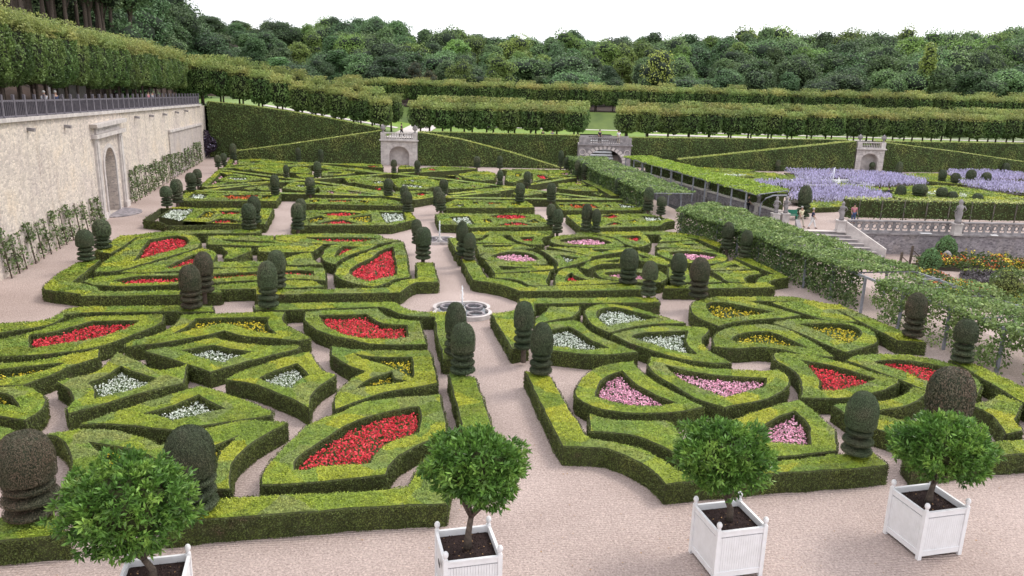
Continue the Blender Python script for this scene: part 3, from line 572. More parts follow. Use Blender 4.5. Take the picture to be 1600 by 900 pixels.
# ------------------------------------------------------------------ the parterre: one line per hedge
# label | outline of the clipped top | opening:flower | ...   ("!" marks a sharp corner)
HEDGES = '''
front border hedge from the huge left topiary to the central path|255,800! 332,782! 400,775 480,772 560,768 638,761! 646,745 655,728 672,712 695,700! 722,690! 720,660 704,600 701,582! 744,590! 769,665 790,712! 752,718! 735,722 712,740 700,762 697,788! 640,790 520,797 400,807 322,813! 255,820!
short border hedge under the huge topiary at the left edge|-70,818! -70,852! 0,845 107,836! 85,802! 0,806!
big leaf-shaped hedge ring around the nearest red flowers|408,745 418,725 440,702 467,675 490,660 522,647 575,627 650,619 688,617! 697,657 699,678! 662,692 625,712 608,728 603,741! 550,748 502,752 450,757! 408,758!|655,635! 657,655 652,675 640,680! 600,695 586,708! 575,723! 540,726 502,728 480,733! 460,734! 460,722 475,707 500,690 525,675 540,665 587,647 625,639:r
two-armed hedge left of the central path with yellow flowers|517,540! 550,545 600,547 669,546! 676,560 684,597! 650,604 600,612 575,621 545,630 522,638! 522,620 530,606 550,590 572,579! 545,570 517,553!|551,551! 580,556 644,557! 646,590! 630,582 600,568 575,561:y|557,607! 575,592 612,580! 616,590! 637,594! 600,600 575,603:y
shield-shaped hedge ring with red flowers left of the fountain|476,487! 525,484 590,482! 607,495 625,499 657,501! 662,520 667,537! 612,538 575,536 550,530 512,522 487,510 477,500|499,492! 540,491 572,490! 582,497 600,505 635,507! 637,527! 605,529 575,528 540,522 512,510:r
arched hedge with yellow flowers behind the white diamonds|285,492! 350,489 445,487! 443,500 452,510 470,519 486,528! 465,532! 430,528 385,525 350,516! 312,525 250,535 196,542! 197,536 225,527 250,520 270,508|306,497! 400,495 420,495! 418,507 432,522! 400,517 362,506! 347,505! 320,510 292,517 265,524! 288,512:y
diamond hedge with white flowers, farthest of the four diamonds|228,547! 275,541 312,532 338,527! 362,534 400,539 470,540! 466,545! 400,561 327,581! 287,567 228,549!|285,547! 310,543 332,539! 360,545 394,549! 370,557 350,566! 320,560:w
diamond hedge with white flowers on the right of its star|352,592! 375,580 400,572 450,556 483,549! 495,565 507,580 525,586! 520,590 500,602 487,618 481,636! 450,621 400,601|405,590! 435,577 464,567! 482,586! 467,592 456,605! 432,602:w
diamond hedge with white flowers on the left of its star|89,597! 112,590 150,582 172,562 184,551! 212,562 250,579 292,570! 290,592! 287,598! 225,613 165,630 105,647! 102,638 113,625 107,608|140,597! 165,588 187,572! 212,582 245,592! 225,602 200,610 147,623! 148,610:w
diamond hedge with white flowers, nearest of the four diamonds|125,662! 187,640 250,620 312,602! 350,613 400,630 425,641! 424,648! 340,660 272,671! 235,667 170,661!|217,646! 262,635 310,616! 330,628 352,637! 312,646 270,656! 248,647:w
arched hedge with yellow flowers behind the leftmost orange tree|73,679! 125,670 182,674 237,687 250,696! 275,681 312,672 375,657 451,659! 425,673 400,688 378,706 365,725 360,764! 300,768! 130,770 95,768! 108,735 110,712 100,692 88,682|140,690! 205,702 250,720! 290,705 332,698 375,680! 345,705 335,740! 250,750 160,745! 163,715:y
rounded hedge end with yellow flowers at the left edge|-60,603! 0,605 37,603 60,611 73,625 60,645 40,657! 0,651 -60,640!|-40,614 10,615 22,625 32,637! 0,631 -40,628:y
long-tailed hedge with yellow flowers below the left red leaf|-60,573! 0,567 50,564 100,555 155,546! 156,557! 112,571 75,587 38,601! 0,602 -60,600!|-20,578! 30,573 102,566! 62,580 0,592!:y
small hedge end behind the huge left topiary|-60,664! 0,666 25,672 48,688! 20,697 0,707 -60,716!
long leaf hedge ring with red flowers at the left edge|-60,535! 0,530 25,524 62,515 75,510 120,497 150,494 256,491! 255,501! 235,512 200,525 150,542 75,552 0,557 -60,561!|47,522! 72,520 105,512 145,501! 217,500! 195,514 150,527 100,536 45,544!:r
thin border hedge curving along the cross path at far left|-90,512! 0,505 60,502 85,495 105,483 125,480 240,478 332,478! 334,487! 125,489 100,496 75,508 0,520 -90,530!
border hedge rounding the fountain on its left near side|398,476! 435,474 617,471! 628,479 645,485 675,487 705,487! 712,495! 722,520 735,560! 692,560! 683,520 679,494! 650,494 625,490 607,482 592,479! 447,484! 398,484!
stepped border hedge beside the two topiaries on the gravel walk|67,447! 92,426! 122,409! 157,405! 137,422! 113,440! 150,447! 155,453! 125,459! 68,452!
border hedge behind the left teardrop bed|187,369! 230,365 263,361! 408,359! 408,364! 300,365! 250,367 212,371! 195,383 172,396! 147,392! 168,382!
teardrop hedge ring with red flowers near the walled walk|212,374! 237,369 275,365 300,367 312,375 311,385 298,391 270,399 225,412 185,423 148,425! 162,410 187,393|232,375! 267,369 287,370 295,376 290,384 275,390 237,400 207,409! 215,400:r
hook-shaped hedge with red flowers below the left teardrop|187,425! 225,415 275,401 300,392 318,388 333,392 338,399 330,412! 300,421 260,424 220,426!|258,417! 275,409 303,397! 312,399 308,408 290,414 268,419!:r
long ribbed hedge with red flowers behind the left front border|130,439! 150,433 200,428 275,426 340,420 448,417 506,419! 509,425 509,438! 494,437 443,435 300,443 190,447! 145,445!|175,438! 215,431 277,430 345,427 448,422 490,423! 491,430! 448,428 345,434 280,440 195,443!:r
narrow yellowish hedge strip before the left front border|330,446! 443,438 470,438 493,440 507,448! 440,450 330,452!
front border hedge under the left pair of topiaries|135,456! 300,454! 345,453! 346,457! 280,461! 124,463!
border hedge curving around the far left side of the fountain|400,453! 490,452 605,450! 612,444 630,438 652,435! 650,410! 677,410! 685,440! 652,441! 640,446 625,457! 430,460! 400,460!
big shield hedge ring with red flowers beyond the fountain|630,378! 636,400 638,424! 641,433! 617,436 602,443 584,448! 565,445 535,437 524,430 524,424 527,418 542,407 565,397 595,386 617,379|614,385! 618,405 620,430! 595,435 577,440! 560,435 547,428! 547,422 559,413 580,403 595,392:r
hook-shaped hedge beside the big red shield|590,382! 526,382 511,389 503,398 503,404 512,410 523,413! 532,406 550,397 580,388|535,385! 562,385! 544,392 532,398 522,402! 526,394:r
long lens hedge with thin red flowers behind the red shield|430,368! 490,365 587,366 600,372 626,375! 595,380 565,381 493,380 430,374!|480,370! 580,371 587,374! 565,377 520,377 480,373!:r
narrow hedge frame left of the long lens hedge|324,368! 428,368! 428,375! 493,381! 440,384 324,381!|345,373! 425,377! 440,380! 360,378!
small wedge hedge between the left red beds|347,386! 393,387! 393,391! 362,403! 350,403! 355,395
pointed hedge wedge with a straight right end|402,387! 430,384 505,382! 489,393! 430,394 404,392!
hollow-sided hedge piece beside the left topiary pair|446,404! 467,397 487,395! 490,405 505,413! 448,414!
flat hedge strip behind the left topiary pair|332,409! 410,408! 444,405! 446,414! 350,418! 330,417!
narrow border hedge beside the far central path, right side|701,371! 714,372! 728,400! 717,400!
border hedge rounding the fountain on its far right side|721,405! 743,406! 761,434! 785,437 808,442 822,448! 940,445! 976,444! 1003,447! 1003,452! 940,454! 812,455! 797,449 780,444 738,437!
zigzag border hedge below the vine pergola|1037,446! 1106,443! 1180,442! 1184,436 1196,430 1211,428! 1180,416! 1147,402! 1172,404! 1200,417! 1233,433! 1212,436 1202,441 1211,448! 1106,450! 1037,450!
long border hedge behind the right-hand oval beds|737,362! 865,361! 865,366! 757,367! 754,371! 743,372!
border hedge stepping down beside the vine pergola|900,363! 1038,361! 1095,369! 1104,370! 1128,382! 1124,388! 1089,373! 1038,366! 900,366!
small fan hedge at the far corner beside the central path|743,379! 757,373 764,367! 785,367! 790,373 808,380!
crescent hedge with red flowers between the far ovals|797,368! 862,367! 847,373 850,382! 827,382 805,375|811,371! 835,370! 832,378! 820,376:r
slim crescent hedge behind the near left pink oval|743,382! 805,382 835,388! 805,389 775,391 749,398!|754,383! 805,383! 790,386 757,387!
oval hedge ring with pink flowers nearest the central path|751,400! 767,391 797,389 835,393 854,405! 854,412! 820,413 790,412 760,405|769,399 790,393 812,393 832,397 841,406 805,408 784,405:p
slit hedge below the near left pink oval|758,407! 805,414 866,416! 866,420 835,423 772,427!|779,415! 835,419! 784,422!
fan hedge behind the right border of the fountain|772,428! 820,426 859,423! 857,429 853,438! 857,445! 827,445 814,438 797,435 772,433!
heart-shaped hedge with a small red bed|901,419! 917,432 940,437 976,441! 940,444 895,445 868,446! 867,432 875,423 887,420|892,426! 901,432 920,438! 899,440 884,439 886,430:r
large far oval hedge ring with pink flowers below the paired topiaries|859,375 875,368 912,366 950,371 972,380 970,385 925,386 875,382|875,375 907,370 937,372 955,380 925,382 895,381:p
curved hedge with red flowers right of the far pink oval|938,367! 1000,365 1015,375 1014,381 995,386 975,380 962,372|965,369! 997,368 1000,374 995,377!:r
lens hedge with white flowers under the far pink oval|854,386! 920,388 987,387! 985,391 950,397 925,401! 887,392|920,390! 955,390 940,395!:w
kite hedge with white flowers left of the white lens|844,390! 875,392 925,400! 922,405 900,412 871,419! 870,409 857,397|875,397! 906,402! 885,410!:w
leaf hedge with white flowers behind the round topiary|907,418! 925,408 965,403 990,402! 985,412! 940,413 920,421!|935,409! 968,405! 965,411!:w
leaf hedge with white flowers right of the round topiary|996,392! 1011,396 1031,402 1048,411! 1042,415! 1017,410 998,407!|999,397! 1013,402! 1013,405 1002,404!:w
oval hedge ring with pink flowers behind the round topiary|930,425 942,422 975,420 1007,420 1027,423 1042,431 1038,438 1020,442 969,438 940,434|945,426 969,424 996,425 1015,431 1004,437 978,435 953,431:p
wide oval hedge ring with pink flowers near the vine pergola|1027,392 1046,388 1085,389 1124,395 1137,402 1133,407 1110,412 1066,409 1046,404 1031,398|1046,394 1075,392 1110,395 1121,399 1112,404 1081,406 1058,401:p
slit wedge hedge behind the wide pink oval|1025,386! 1031,381 1085,376! 1118,392! 1085,388 1046,386|1058,382! 1085,380 1091,384!
small triangular hedge in the far corner by the pergola|1029,378! 1033,373! 1031,368 1046,367! 1085,375!
slit wedge hedge right of the tallest brown topiary|1110,415! 1147,406! 1175,420! 1110,422!|1128,417! 1149,412! 1157,417!
concave hedge panel inside the zigzag border|1112,425! 1182,423! 1190,428! 1170,431 1164,438 1166,441! 1137,440 1124,431
small hedge triangle beside the tallest brown topiary|1106,431! 1130,440! 1106,441!
hedge block between the paired round and brown topiaries|1044,418! 1075,420! 1082,441! 1055,441! 1044,432!
border hedge with curved corner right of the central path foreground|820,579! 860,586! 887,635! 916,677! 925,685! 955,689 987,696 1020,708 1045,722 1060,735! 1100,733! 1200,722! 1310,709! 1360,704! 1389,726! 1320,733! 1200,740! 1080,752! 1040,756! 1025,740 1003,723 975,711 948,700! 879,697! 845,632!
leaf hedge ring with pink flowers beside the central path|950,569 990,565! 997,575 1025,597 1062,617 1100,635! 1087,639 1025,645 975,644 925,635 900,620 900,605 912,587 930,576|972,579! 990,597 1025,617 1056,629! 1025,634 975,631 932,620! 935,602 950,587:p
broad leaf hedge ring with the widest pink bed|1015,557! 1050,562 1100,574 1200,579 1216,577 1229,585 1231,602 1200,622 1132,636! 1087,622 1050,600 1020,582 1014,570|1041,570! 1075,579 1125,586 1197,590! 1192,604 1170,610 1132,621! 1087,602 1057,587:p
leaf hedge with white flowers behind the foreground topiary|846,506! 900,501 925,520 962,537 997,550! 975,552 925,554 848,546!|858,516! 887,511 907,521 925,532 952,544! 912,546 858,539!:w
leaf hedge with white flowers nearest the border behind|917,482 947,475 987,480 1025,491 1072,505! 1025,506 987,511 952,520! 930,510 915,495|935,485 962,480 1000,489 1032,497! 1000,501 950,509! 935,497:w
leaf hedge with white flowers in the middle of its trio|957,522! 987,515 1037,509 1100,511! 1109,515 1097,532 1112,550 1145,567! 1100,566 1050,557 1012,545 975,532|987,526 1012,519 1075,517! 1071,530 1077,542 1090,554! 1050,547 1012,535:w
small hollow-sided hedge near the fountain, right side|858,479! 905,478! 905,485 894,495! 862,500 835,509! 837,497 849,489
border hedge rounding the fountain on its right near side|811,466! 1025,464! 1032,472! 836,474! 836,485! 805,495! 825,540! 800,545! 768,490! 800,485! 812,478!
leaf hedge with yellow flowers below the tallest brown topiary|1083,473 1104,466 1133,464 1162,470 1200,478 1225,485 1251,492! 1225,497 1200,498 1150,503 1122,510! 1095,499 1080,485|1105,475 1124,472 1162,478 1211,488! 1153,495 1124,497 1108,487:y
leaf hedge with yellow flowers in the middle of its trio|1115,525 1137,512 1175,507 1200,506 1225,512 1262,530 1304,557! 1262,555 1225,546 1187,542 1150,544 1115,541!|1141,531 1162,520 1200,517 1215,522 1267,544! 1237,540 1190,535 1150,534:y
long thin border hedge along the near vine pergola|1140,463! 1237,462! 1290,473 1312,475! 1350,491! 1415,519! 1447,534! 1403,531! 1310,484! 1280,480 1237,470! 1140,469!
blank leaf hedge inside the pergola border|1205,473! 1240,471! 1300,482 1310,487! 1340,503! 1300,502 1262,492 1225,480!
rounded hedge ring with yellow flowers at the pergola border|1207,504! 1237,499 1275,499 1325,504 1360,515 1370,527 1366,537 1322,550! 1300,542 1250,520|1247,506! 1287,505 1325,507 1345,516 1342,527 1325,536 1300,527 1275,516:y
triangular hedge ring with bright red flowers|1210,550! 1250,552 1312,564 1362,580 1405,593! 1405,598! 1375,610 1325,620 1275,621 1251,620! 1252,600 1242,580 1210,560|1252,562! 1300,570 1370,591! 1337,602 1300,609 1282,609! 1280,592 1267,575:r
crescent hedge ring with red flowers behind the big brown topiary|1322,562! 1337,555 1375,552 1425,555 1475,564 1512,580 1532,597 1530,612 1517,625! 1480,620 1450,610 1400,590 1350,572|1365,565 1400,561 1450,567 1487,577 1500,588 1487,597 1465,598 1437,590 1400,575:r
border hedge running out of the frame below the pergola|1482,562! 1520,567! 1600,605! 1690,648! 1690,675! 1600,630! 1520,582!
hollow-sided hedge at the right edge of the frame|1562,614! 1600,630! 1592,642 1588,655 1600,672! 1572,676! 1550,648 1517,631! 1545,625
curved hedge arm left of the big brown topiary|1427,605! 1450,612! 1440,622 1412,635 1367,642! 1360,630! 1400,620 1417,612
hedge block under the egg-shaped foreground topiary|1300,632! 1330,629! 1367,645! 1435,662! 1500,668! 1500,690! 1440,690! 1350,664!
hedge arm in front of the first pink leaf|920,647! 960,655 1048,658! 1065,680 1070,712! 1050,705 1012,686 975,677 922,673!
hedge ring with pink flowers behind the third planter|1250,625! 1280,648 1305,673! 1309,705! 1210,715! 1110,721! 1130,660! 1200,637|1242,642! 1262,664 1268,697! 1200,690! 1185,670! 1210,655:p
border hedge beyond the rightmost planter|1412,710! 1450,700! 1555,690! 1700,678! 1700,703! 1557,712! 1427,729!
block hedge with white and red patches, nearest the wall|223,343! 251,325! 427,326! 415,350! 262,352! 250,346!|248,338! 270,324! 305,325! 285,345!:w^|307,341! 320,330! 338,330! 328,341!:y^|342,329! 378,329! 374,334! 348,335!:r|322,348! 345,341 370,344 380,348!:r
block hedge with orange flowers under the wall's stone portal|278,314! 290,301! 440,303! 432,314!|293,309! 302,302! 327,303! 318,311!:w^|345,305! 405,304! 400,311! 360,312!:o^|410,305! 425,305! 420,311! 408,311!:y^
block hedge with lens beds of red, second from the wall|470,329! 640,330! 650,343! 620,350 612,352! 455,352!|500,334 530,331 565,334 530,338:r^|492,350! 530,343 562,350!:r^|478,342! 500,337! 512,341! 485,349!:y^|545,340! 580,335! 580,348! 565,347!:y^|592,331! 630,332! 635,344! 603,349!:w^
block hedge with yellow corners, second from the wall, farther|472,318! 480,310! 600,310! 647,319! 622,321!|485,312! 500,311! 498,315! 484,316!:y^|512,312! 550,312! 548,315! 514,315!:o^|560,312! 577,314! 574,318! 563,316!:y^|590,318! 618,319! 612,320.5!:w^
block hedge with lens beds of red, right of the central path|680,334! 700,333! 842,335! 866,353! 735,355! 715,351 687,350!|702,338! 732,337! 742,350! 714,349!:w^|765,337 800,334 825,338 800,342:r^|773,352! 805,346 833,351!:r^|752,342! 764,341! 772,347! 760,348!:y^|822,346! 836,341! 844,347! 834,348!:y^
block hedge with yellow corners, right of the path, farther|693,320! 711,312! 822,314! 836,324! 697,325!|702,322! 715,319! 724,319! 724,323!:w^|738,315! 746,315! 748,319! 740,319!:y^|760,316! 785,316! 784,319! 762,319!:o^|798,316! 812,317! 814,321! 800,320!:y^
block hedge with red beds in front of the vine pergola|884,336! 1010,334! 1055,345! 1040,347 1032,353! 908,356!|940,338 955,335 968,338 955,341:r^|945,352! 960,347 976,351!:r^|982,345! 992,342! 998,347! 988,348!:y^|1000,337! 1033,339! 1041,343! 1012,346!:w^
block hedge with orange flowers in front of the vine pergola|867,316! 964,316! 1004,324! 1001,328! 879,328!|872,318! 882,318! 882,322! 876,322!:y^|885,318! 925,318! 940,325! 898,325!:o^|944,319! 952,319! 956,323! 947,323!:y^|966,318! 985,319! 999,324! 970,324!:w^
far strip hedge behind the topiary at the wall corner|343,264! 346,268! 321,293! 312,291!
short strip hedge at the far wall corner|352,262! 358,250! 365,250! 360,262!
far top strip hedge with a white patch|372,250! 410,249 457,253! 420,256 372,257!|390,252! 407,252! 405,255! 392,255!:w
thin lens hedge in the far left corner|362,262! 430,257 488,257! 486,259! 420,262 380,266!
far hedge lobe left of the small paired topiaries|391,266! 425,261 443,260! 443,271! 430,271!
far hedge lobe between the small paired topiaries|453,264! 465,261 480,262 486,268 480,271! 453,269!
thin far hedge leaf below the small paired topiaries|462,273! 475,272 492,274 485,277 470,277!
small far hedge tongue near the walled walk|347,270! 362,270 366,272 355,273!
far fish-shaped hedge with white flowers near the wall|345,279! 365,275 400,276 414,279! 385,283 355,284! 341,281|352,277! 388,277! 382,281 362,280:w^
far angled strip hedge beside pink flowers at the wall|323,290! 350,284 353,286 330,292!
far winged hedge left of the flat-topped topiary|381,295! 400,291 418,291! 422,297! 408,297 400,294 390,297!
far winged hedge with white flowers beneath the flat-topped topiary|441,294! 450,288 460,286 480,286 497,291 490,296! 470,298 455,296|461,289! 475,288! 477,292! 465,292!:w^
far hedge panel right of the flat-topped topiary|494,288! 520,292! 520,296! 500,297!
far leaf hedge behind the gate-side bands|500,259! 530,262 545,265! 525,266 500,262!
far hedge block with a small dark opening|503,268! 530,267 555,270! 540,273 503,275!|512,269! 535,269! 532,272! 513,272!:p
far strip hedge with red flowers under the tall hedge|520,256! 560,256 597,258! 598,262! 560,260!|571,258! 592,259! 592,261! 578,261!:r^
far slim hedge with red flowers left of the gate|532,262! 560,263 590,267! 597,270! 570,269 545,266!|562,266! 582,268! 580,269.5! 566,269!:r
far wing hedge with white flowers left of the star|535,277! 575,276 602,279! 618,281 608,289! 585,290 555,285!|580,283! 600,282! 600,286! 585,286!:w^|540,280! 555,280! 552,285! 545,285!:r
far star hedge with two white beds before the gate|612,282! 625,278 645,276 665,278 688,283! 696,288 680,291 665,295! 640,295 620,292!|628,281! 652,280! 645,284!:w^|628,288! 640,287 668,292! 650,293 630,291:w^
far pointed hedge with red flowers at the path head|605,303! 620,300 640,299 660,299 684,301! 676,307 650,312! 625,308|643,303! 660,300 672,303! 660,306!:r
far leaf hedge with two pink beds left of the path|500,293! 530,291 560,295 588,301! 560,303 500,302!|508,300! 518,298 527,301! 520,302!:p^|542,298! 555,298 572,302! 548,302!:p^
small far hedge with white flowers before the gate arch|625,259! 645,260 648,264! 622,264!|631,260! 641,260! 641,262! 632,262!:w^
far hedge with red flowers right of the gate|657,263! 690,260 718,262! 700,265 660,268!|668,263! 680,264 684,266! 672,266!:r^
thin far hedge below the ramp hedge, right of the gate|682,260! 738,262! 700,264!
large far oval hedge with dark slits, right of the gate|716,273! 735,269 760,268 774,272 772,281! 750,282 726,278!|736,274! 752,274! 745,276!|746,279! 758,279! 755,281!
far hedge with red flowers at its tip, right of the star|682,275! 710,274! 722,281! 700,278!|711,275! 716,275! 721,280! 714,280!:r^
far round-ended hedge with yellow flowers by the thin topiary|792,268! 820,269 818,279! 800,285 790,281!|805,271! 815,271! 813,276! 805,276!:y^
far hedge with red flowers near the dark round topiary|833,272! 868,275 888,277! 850,280 832,285!|837,273! 850,274 860,279! 845,280!:r^
far top strip hedge with mixed flowers by the pergola end|800,264! 880,266 890,269! 870,271 830,269!|830,265.5! 860,266! 855,268!:y^
far wedge hedge between crossing bands|742,297! 770,294 788,294! 780,302! 745,304!
far wedge hedge right of the crossing bands|800,303! 822,297 848,302! 820,306!
far leaf hedge with red flowers right of the star|727,287! 745,286 768,290! 745,294! 715,294 703,290!|735,290! 745,290! 742,293!:r^
far broad hedge with pale flowers right of the star|692,284! 715,284 728,289! 715,295! 702,295!|693,285! 702,285! 700,288! 694,288!:w^
far corner hedge with pink flowers at the pergola end|862,267! 880,265! 895,274! 870,275!|876,269! 884,269! 891,273! 876,273!:p^
far hedge with pink flowers beside the pergola hedge|872,287! 895,285 911,284! 916,288! 900,291 873,291!|898,285! 909,285! 911,287! 899,287!:p^
far swept hedge below the pink corner beds|870,294! 895,292 930,293! 935,299! 900,298!
small far triangle hedge at the lower band|868,305! 893,308! 868,309!
small far hedge with a pink patch at the pergola foot|925,301! 943,303! 938,306!|932,302! 940,303! 936,305!:p^
'''
# long narrow hedges that cross each other in the farthest compartment: one connected lattice
BANDS = [((345,265),(420,274),(520,287),(600,301)), ((340,268),(422,280),(490,288)), ((320,297),(420,285),(500,279),(600,272),(700,266),(742,263)),
         ((457,254),(530,262),(600,270),(700,280),(774,289),(860,301),(950,311)), ((703,303),(805,292),(897,277)), ((786,265),(840,271),(900,275)),
         ((914,282),(940,294),(961,306)), ((288,298),(440,302),(600,306),(625,309),(646,312),(676,307),(700,309),(855,311),(972,312)), ((352,259),(457,254),(560,258)),
         ((345,264),(400,259),(457,254)), ((500,258),(600,272),(612,272)), ((505,292),(560,299),(600,305)), ((320,293),(380,288),(420,285)), ((690,309),(740,304),(800,296))]

# ------------------------------------------------------------------ topiary: x, y of crown tip, y of foot, width, form, label
TOPIARY = '''
36,690,822,89,D|huge brown-domed topiary cut by the left edge, on the front border
292,680,812,80,D|huge dark-domed topiary right behind the leftmost orange tree
722,510,590,42,D|nearest domed topiary on the left border of the central path
710,477,562,36,D|domed topiary just behind another, beside the fountain's near left
818,475,552,34,D|narrow domed topiary standing at the fountain's near right
845,508,590,38,E|egg-topped topiary nearest on the right border of the central path
1343,618,720,50,B|green egg-topped topiary with two wide tiers behind the planters
1482,585,705,74,D|broad brown dome topiary behind the rightmost orange tree
1430,461,532,34,D|brown-domed topiary at the bend of the pergola border
1508,503,572,36,B|ball-topped topiary in front of the near vine pergola
296,417,487,36,D|nearest brown-domed topiary of the left middle pair
316,396,462,32,D|brown-domed topiary behind the nearest one of the left pair
417,411,486,33,D|nearest topiary of the pair right of the left cross path
432,394,455,30,D|taller topiary of the pair right of the left cross path
131,361,411,28,B|flat-domed topiary on the stepped border near the wall
157,345,392,28,B|second flat-domed topiary on the stepped border near the wall
660,357,410,27,D|dark domed topiary left of the small far fountain
651,344,384,18,D|slim topiary hidden half behind the one left of the far fountain
722,346,403,21,E|slim topiary on the far right border beside the small fountain
733,366,410,20,B|ball-topped topiary in front of the slim one by the far fountain
982,391,447,31,D|large round-headed topiary in front of the pink ovals
1014,410,467,26,B|ball topiary with open tiers right of the large round one
1060,398,449,26,B|ball topiary with widely spaced tiers in the right middle
1093,405,470,33,D|brown bullet-shaped topiary, tallest of the right middle group
1137,348,392,20,E|slim topiary before the vine pergola, left one of two
1165,361,405,19,B|slim ball topiary before the vine pergola, right one of two
259,292,325,19,B|domed topiary nearest the wall's stone portal
275,281,320,20,D|second domed topiary near the wall's stone portal
387,320,362,24,D|nearest topiary of the pair by the first red block hedge
396,308,352,22,D|farther topiary of the pair by the first red block hedge
464,319,362,21,D|nearest topiary of the pair left of the second block hedge
469,312,347,18,D|farther topiary of the pair left of the second block hedge
636,300,334,17,D|nearest topiary at the left head of the central path
631,291,320,14,D|farther topiary at the left head of the central path
688,301,332,18,D|nearest topiary at the right head of the central path
683,293,325,15,B|farther topiary at the right head of the central path
871,328,367,18,B|nearest topiary of the pair at the right cross path
861,320,354,16,B|farther topiary of the pair at the right cross path
916,320,364,18,D|tall topiary of the pair before the right block hedge
931,328,366,15,B|short topiary of the pair before the right block hedge
297,271,300,17,B|nearest topiary of the far pair on the walled walk
308,265,293,14,B|second topiary of the far pair on the walled walk
340,243,263,11,B|nearer small topiary at the far end of the walled walk
349,240,260,10,B|farther small topiary at the far end of the walled walk
364,225,251,11,D|topiary in the corner between wall and tall hedge
447,258,279,9,B|thin topiary in the far left compartment, left one
495,253,279,13,D|fat topiary in the far left compartment, right one
466,231,253,9,D|small topiary against the tall hedge, left one of two
501,234,255,9,D|small topiary against the tall hedge, right one of two
429,274,307,15,D|dark domed topiary at the rear corner of the first block
484,278,306,16,B|flat-headed topiary on a bare stem at the second block
606,280,308,16,D|round-headed topiary on the far band left of the path head
693,281,306,15,D|round-headed topiary on the far band right of the path head
615,250,272,10,B|ball topiary on a stem left before the gate arch
652,251,272,10,B|ball topiary on a stem right before the gate arch
745,245,264,11,D|small topiary before the descending tall hedge, left one
781,244,265,10,D|small topiary before the descending tall hedge, right one
781,266,291,11,E|thin topiary where the far bands cross
824,269,293,13,D|dark topiary right of the far band crossing
812,287,318,16,D|topiary at the rear corner of the third block, left
861,287,318,16,D|topiary at the rear corner of the fourth block, left
876,236,263,9,D|small dark topiary below the bridge, at the hedge foot
886,246,266,11,D|dark topiary at the very start of the vine pergola
903,251,276,12,D|topiary at the pergola start, left one of two
914,255,280,13,D|topiary at the pergola start, right one of two
967,279,306,15,D|dark topiary halfway along the far vine pergola, left
981,283,311,14,E|pointed topiary halfway along the far vine pergola, right
1013,294,332,17,D|bushy topiary before the gap of the vine pergola
1033,308,338,16,B|ball topiary with wide tiers at the pergola gap
'''
GARDEN2 = '''
1256,292,343,22,D|tallest dark topiary behind the strolling couple
1219,285,302,14,O|round dwarf topiary left of the tallest one in the upper garden
1408,290,313,17,O|round topiary ball beside the seated lavender visitors
1438,289,316,24,D|widest topiary above the long trellis hedge
1472,294,317,18,D|topiary above the trellis hedge, left of the stone figure
1489,300,318,18,O|round topiary right beside the stone figure's head
1529,303,320,18,O|low round topiary right of the stone figure
1472,266,291,13,D|first topiary of the four on the diagonal in lavender
1493,271,294,15,D|second topiary of the four on the diagonal in lavender
1517,266,293,16,D|third topiary of the four on the diagonal in lavender
1541,270,294,15,B|fourth topiary of the four on the diagonal, in open tiers
1548,256,270,10,O|small ball topiary far right against the tall hedge
1572,255,272,13,O|larger ball topiary far right against the tall hedge
1405,253,273,11,O|ball topiary right of the far right arch
1363,254,270,9,B|stemmed ball topiary right in front of the far right arch
1190,250,268,8,D|tiny topiary against the tall hedge left of lavender
1215,250,269,8,D|second tiny topiary against the tall hedge left of lavender
1019,237,250,7,O|tiny dark ball topiary beside the bridge
'''
# ------------------------------------------------------------------ hedges
HZ = 0.68
def parse(s, z, step=.35):
    P = []
    for tk in s.split():
        sharp = tk.endswith('!'); x, y = tk.rstrip('!').split(','); P.append((at(float(x), float(y), z)[:2], sharp))
    n = len(P); out = []
    for i in range(n):                                     # centripetal-ish smooth curve between sharp corners
        (p1, s1), (p2, s2) = P[i], P[(i+1) % n]
        p0 = P[i-1][0] if not s1 else 2*p1-p2; p3 = P[(i+2) % n][0] if not s2 else 2*p2-p1
        if s1 and s2: k = 1; 
        k = max(1, int(np.linalg.norm(p2-p1)/step))
        k = min(k, 14)
        for j in range(k):
            t = j/k
            if s1 and s2: q = p1+(p2-p1)*t
            else: q = .5*((2*p1)+(-p0+p2)*t+(2*p0-5*p1+4*p2-p3)*t*t+(-p0+3*p1-3*p2+p3)*t**3)
            out.append(q)
    out = np.array(out)
    a = .5*np.sum(out[:, 0]*np.roll(out[:, 1], -1)-np.roll(out[:, 0], -1)*out[:, 1])
    return out if a > 0 else out[::-1]                     # anticlockwise
def inset(L, d):
    """offset an anticlockwise loop inwards by d"""
    e = np.roll(L, -1, 0)-L; e /= np.linalg.norm(e, axis=1)[:, None]+1e-9
    n = np.stack([-e[:, 1], e[:, 0]], 1); m = n+np.roll(n, 1, 0); q = np.linalg.norm(m, axis=1)[:, None]; m = m/(q+1e-9)
    return L+m*d
def leaf_size(d): return float(np.clip(.0019*d, .05, .16))
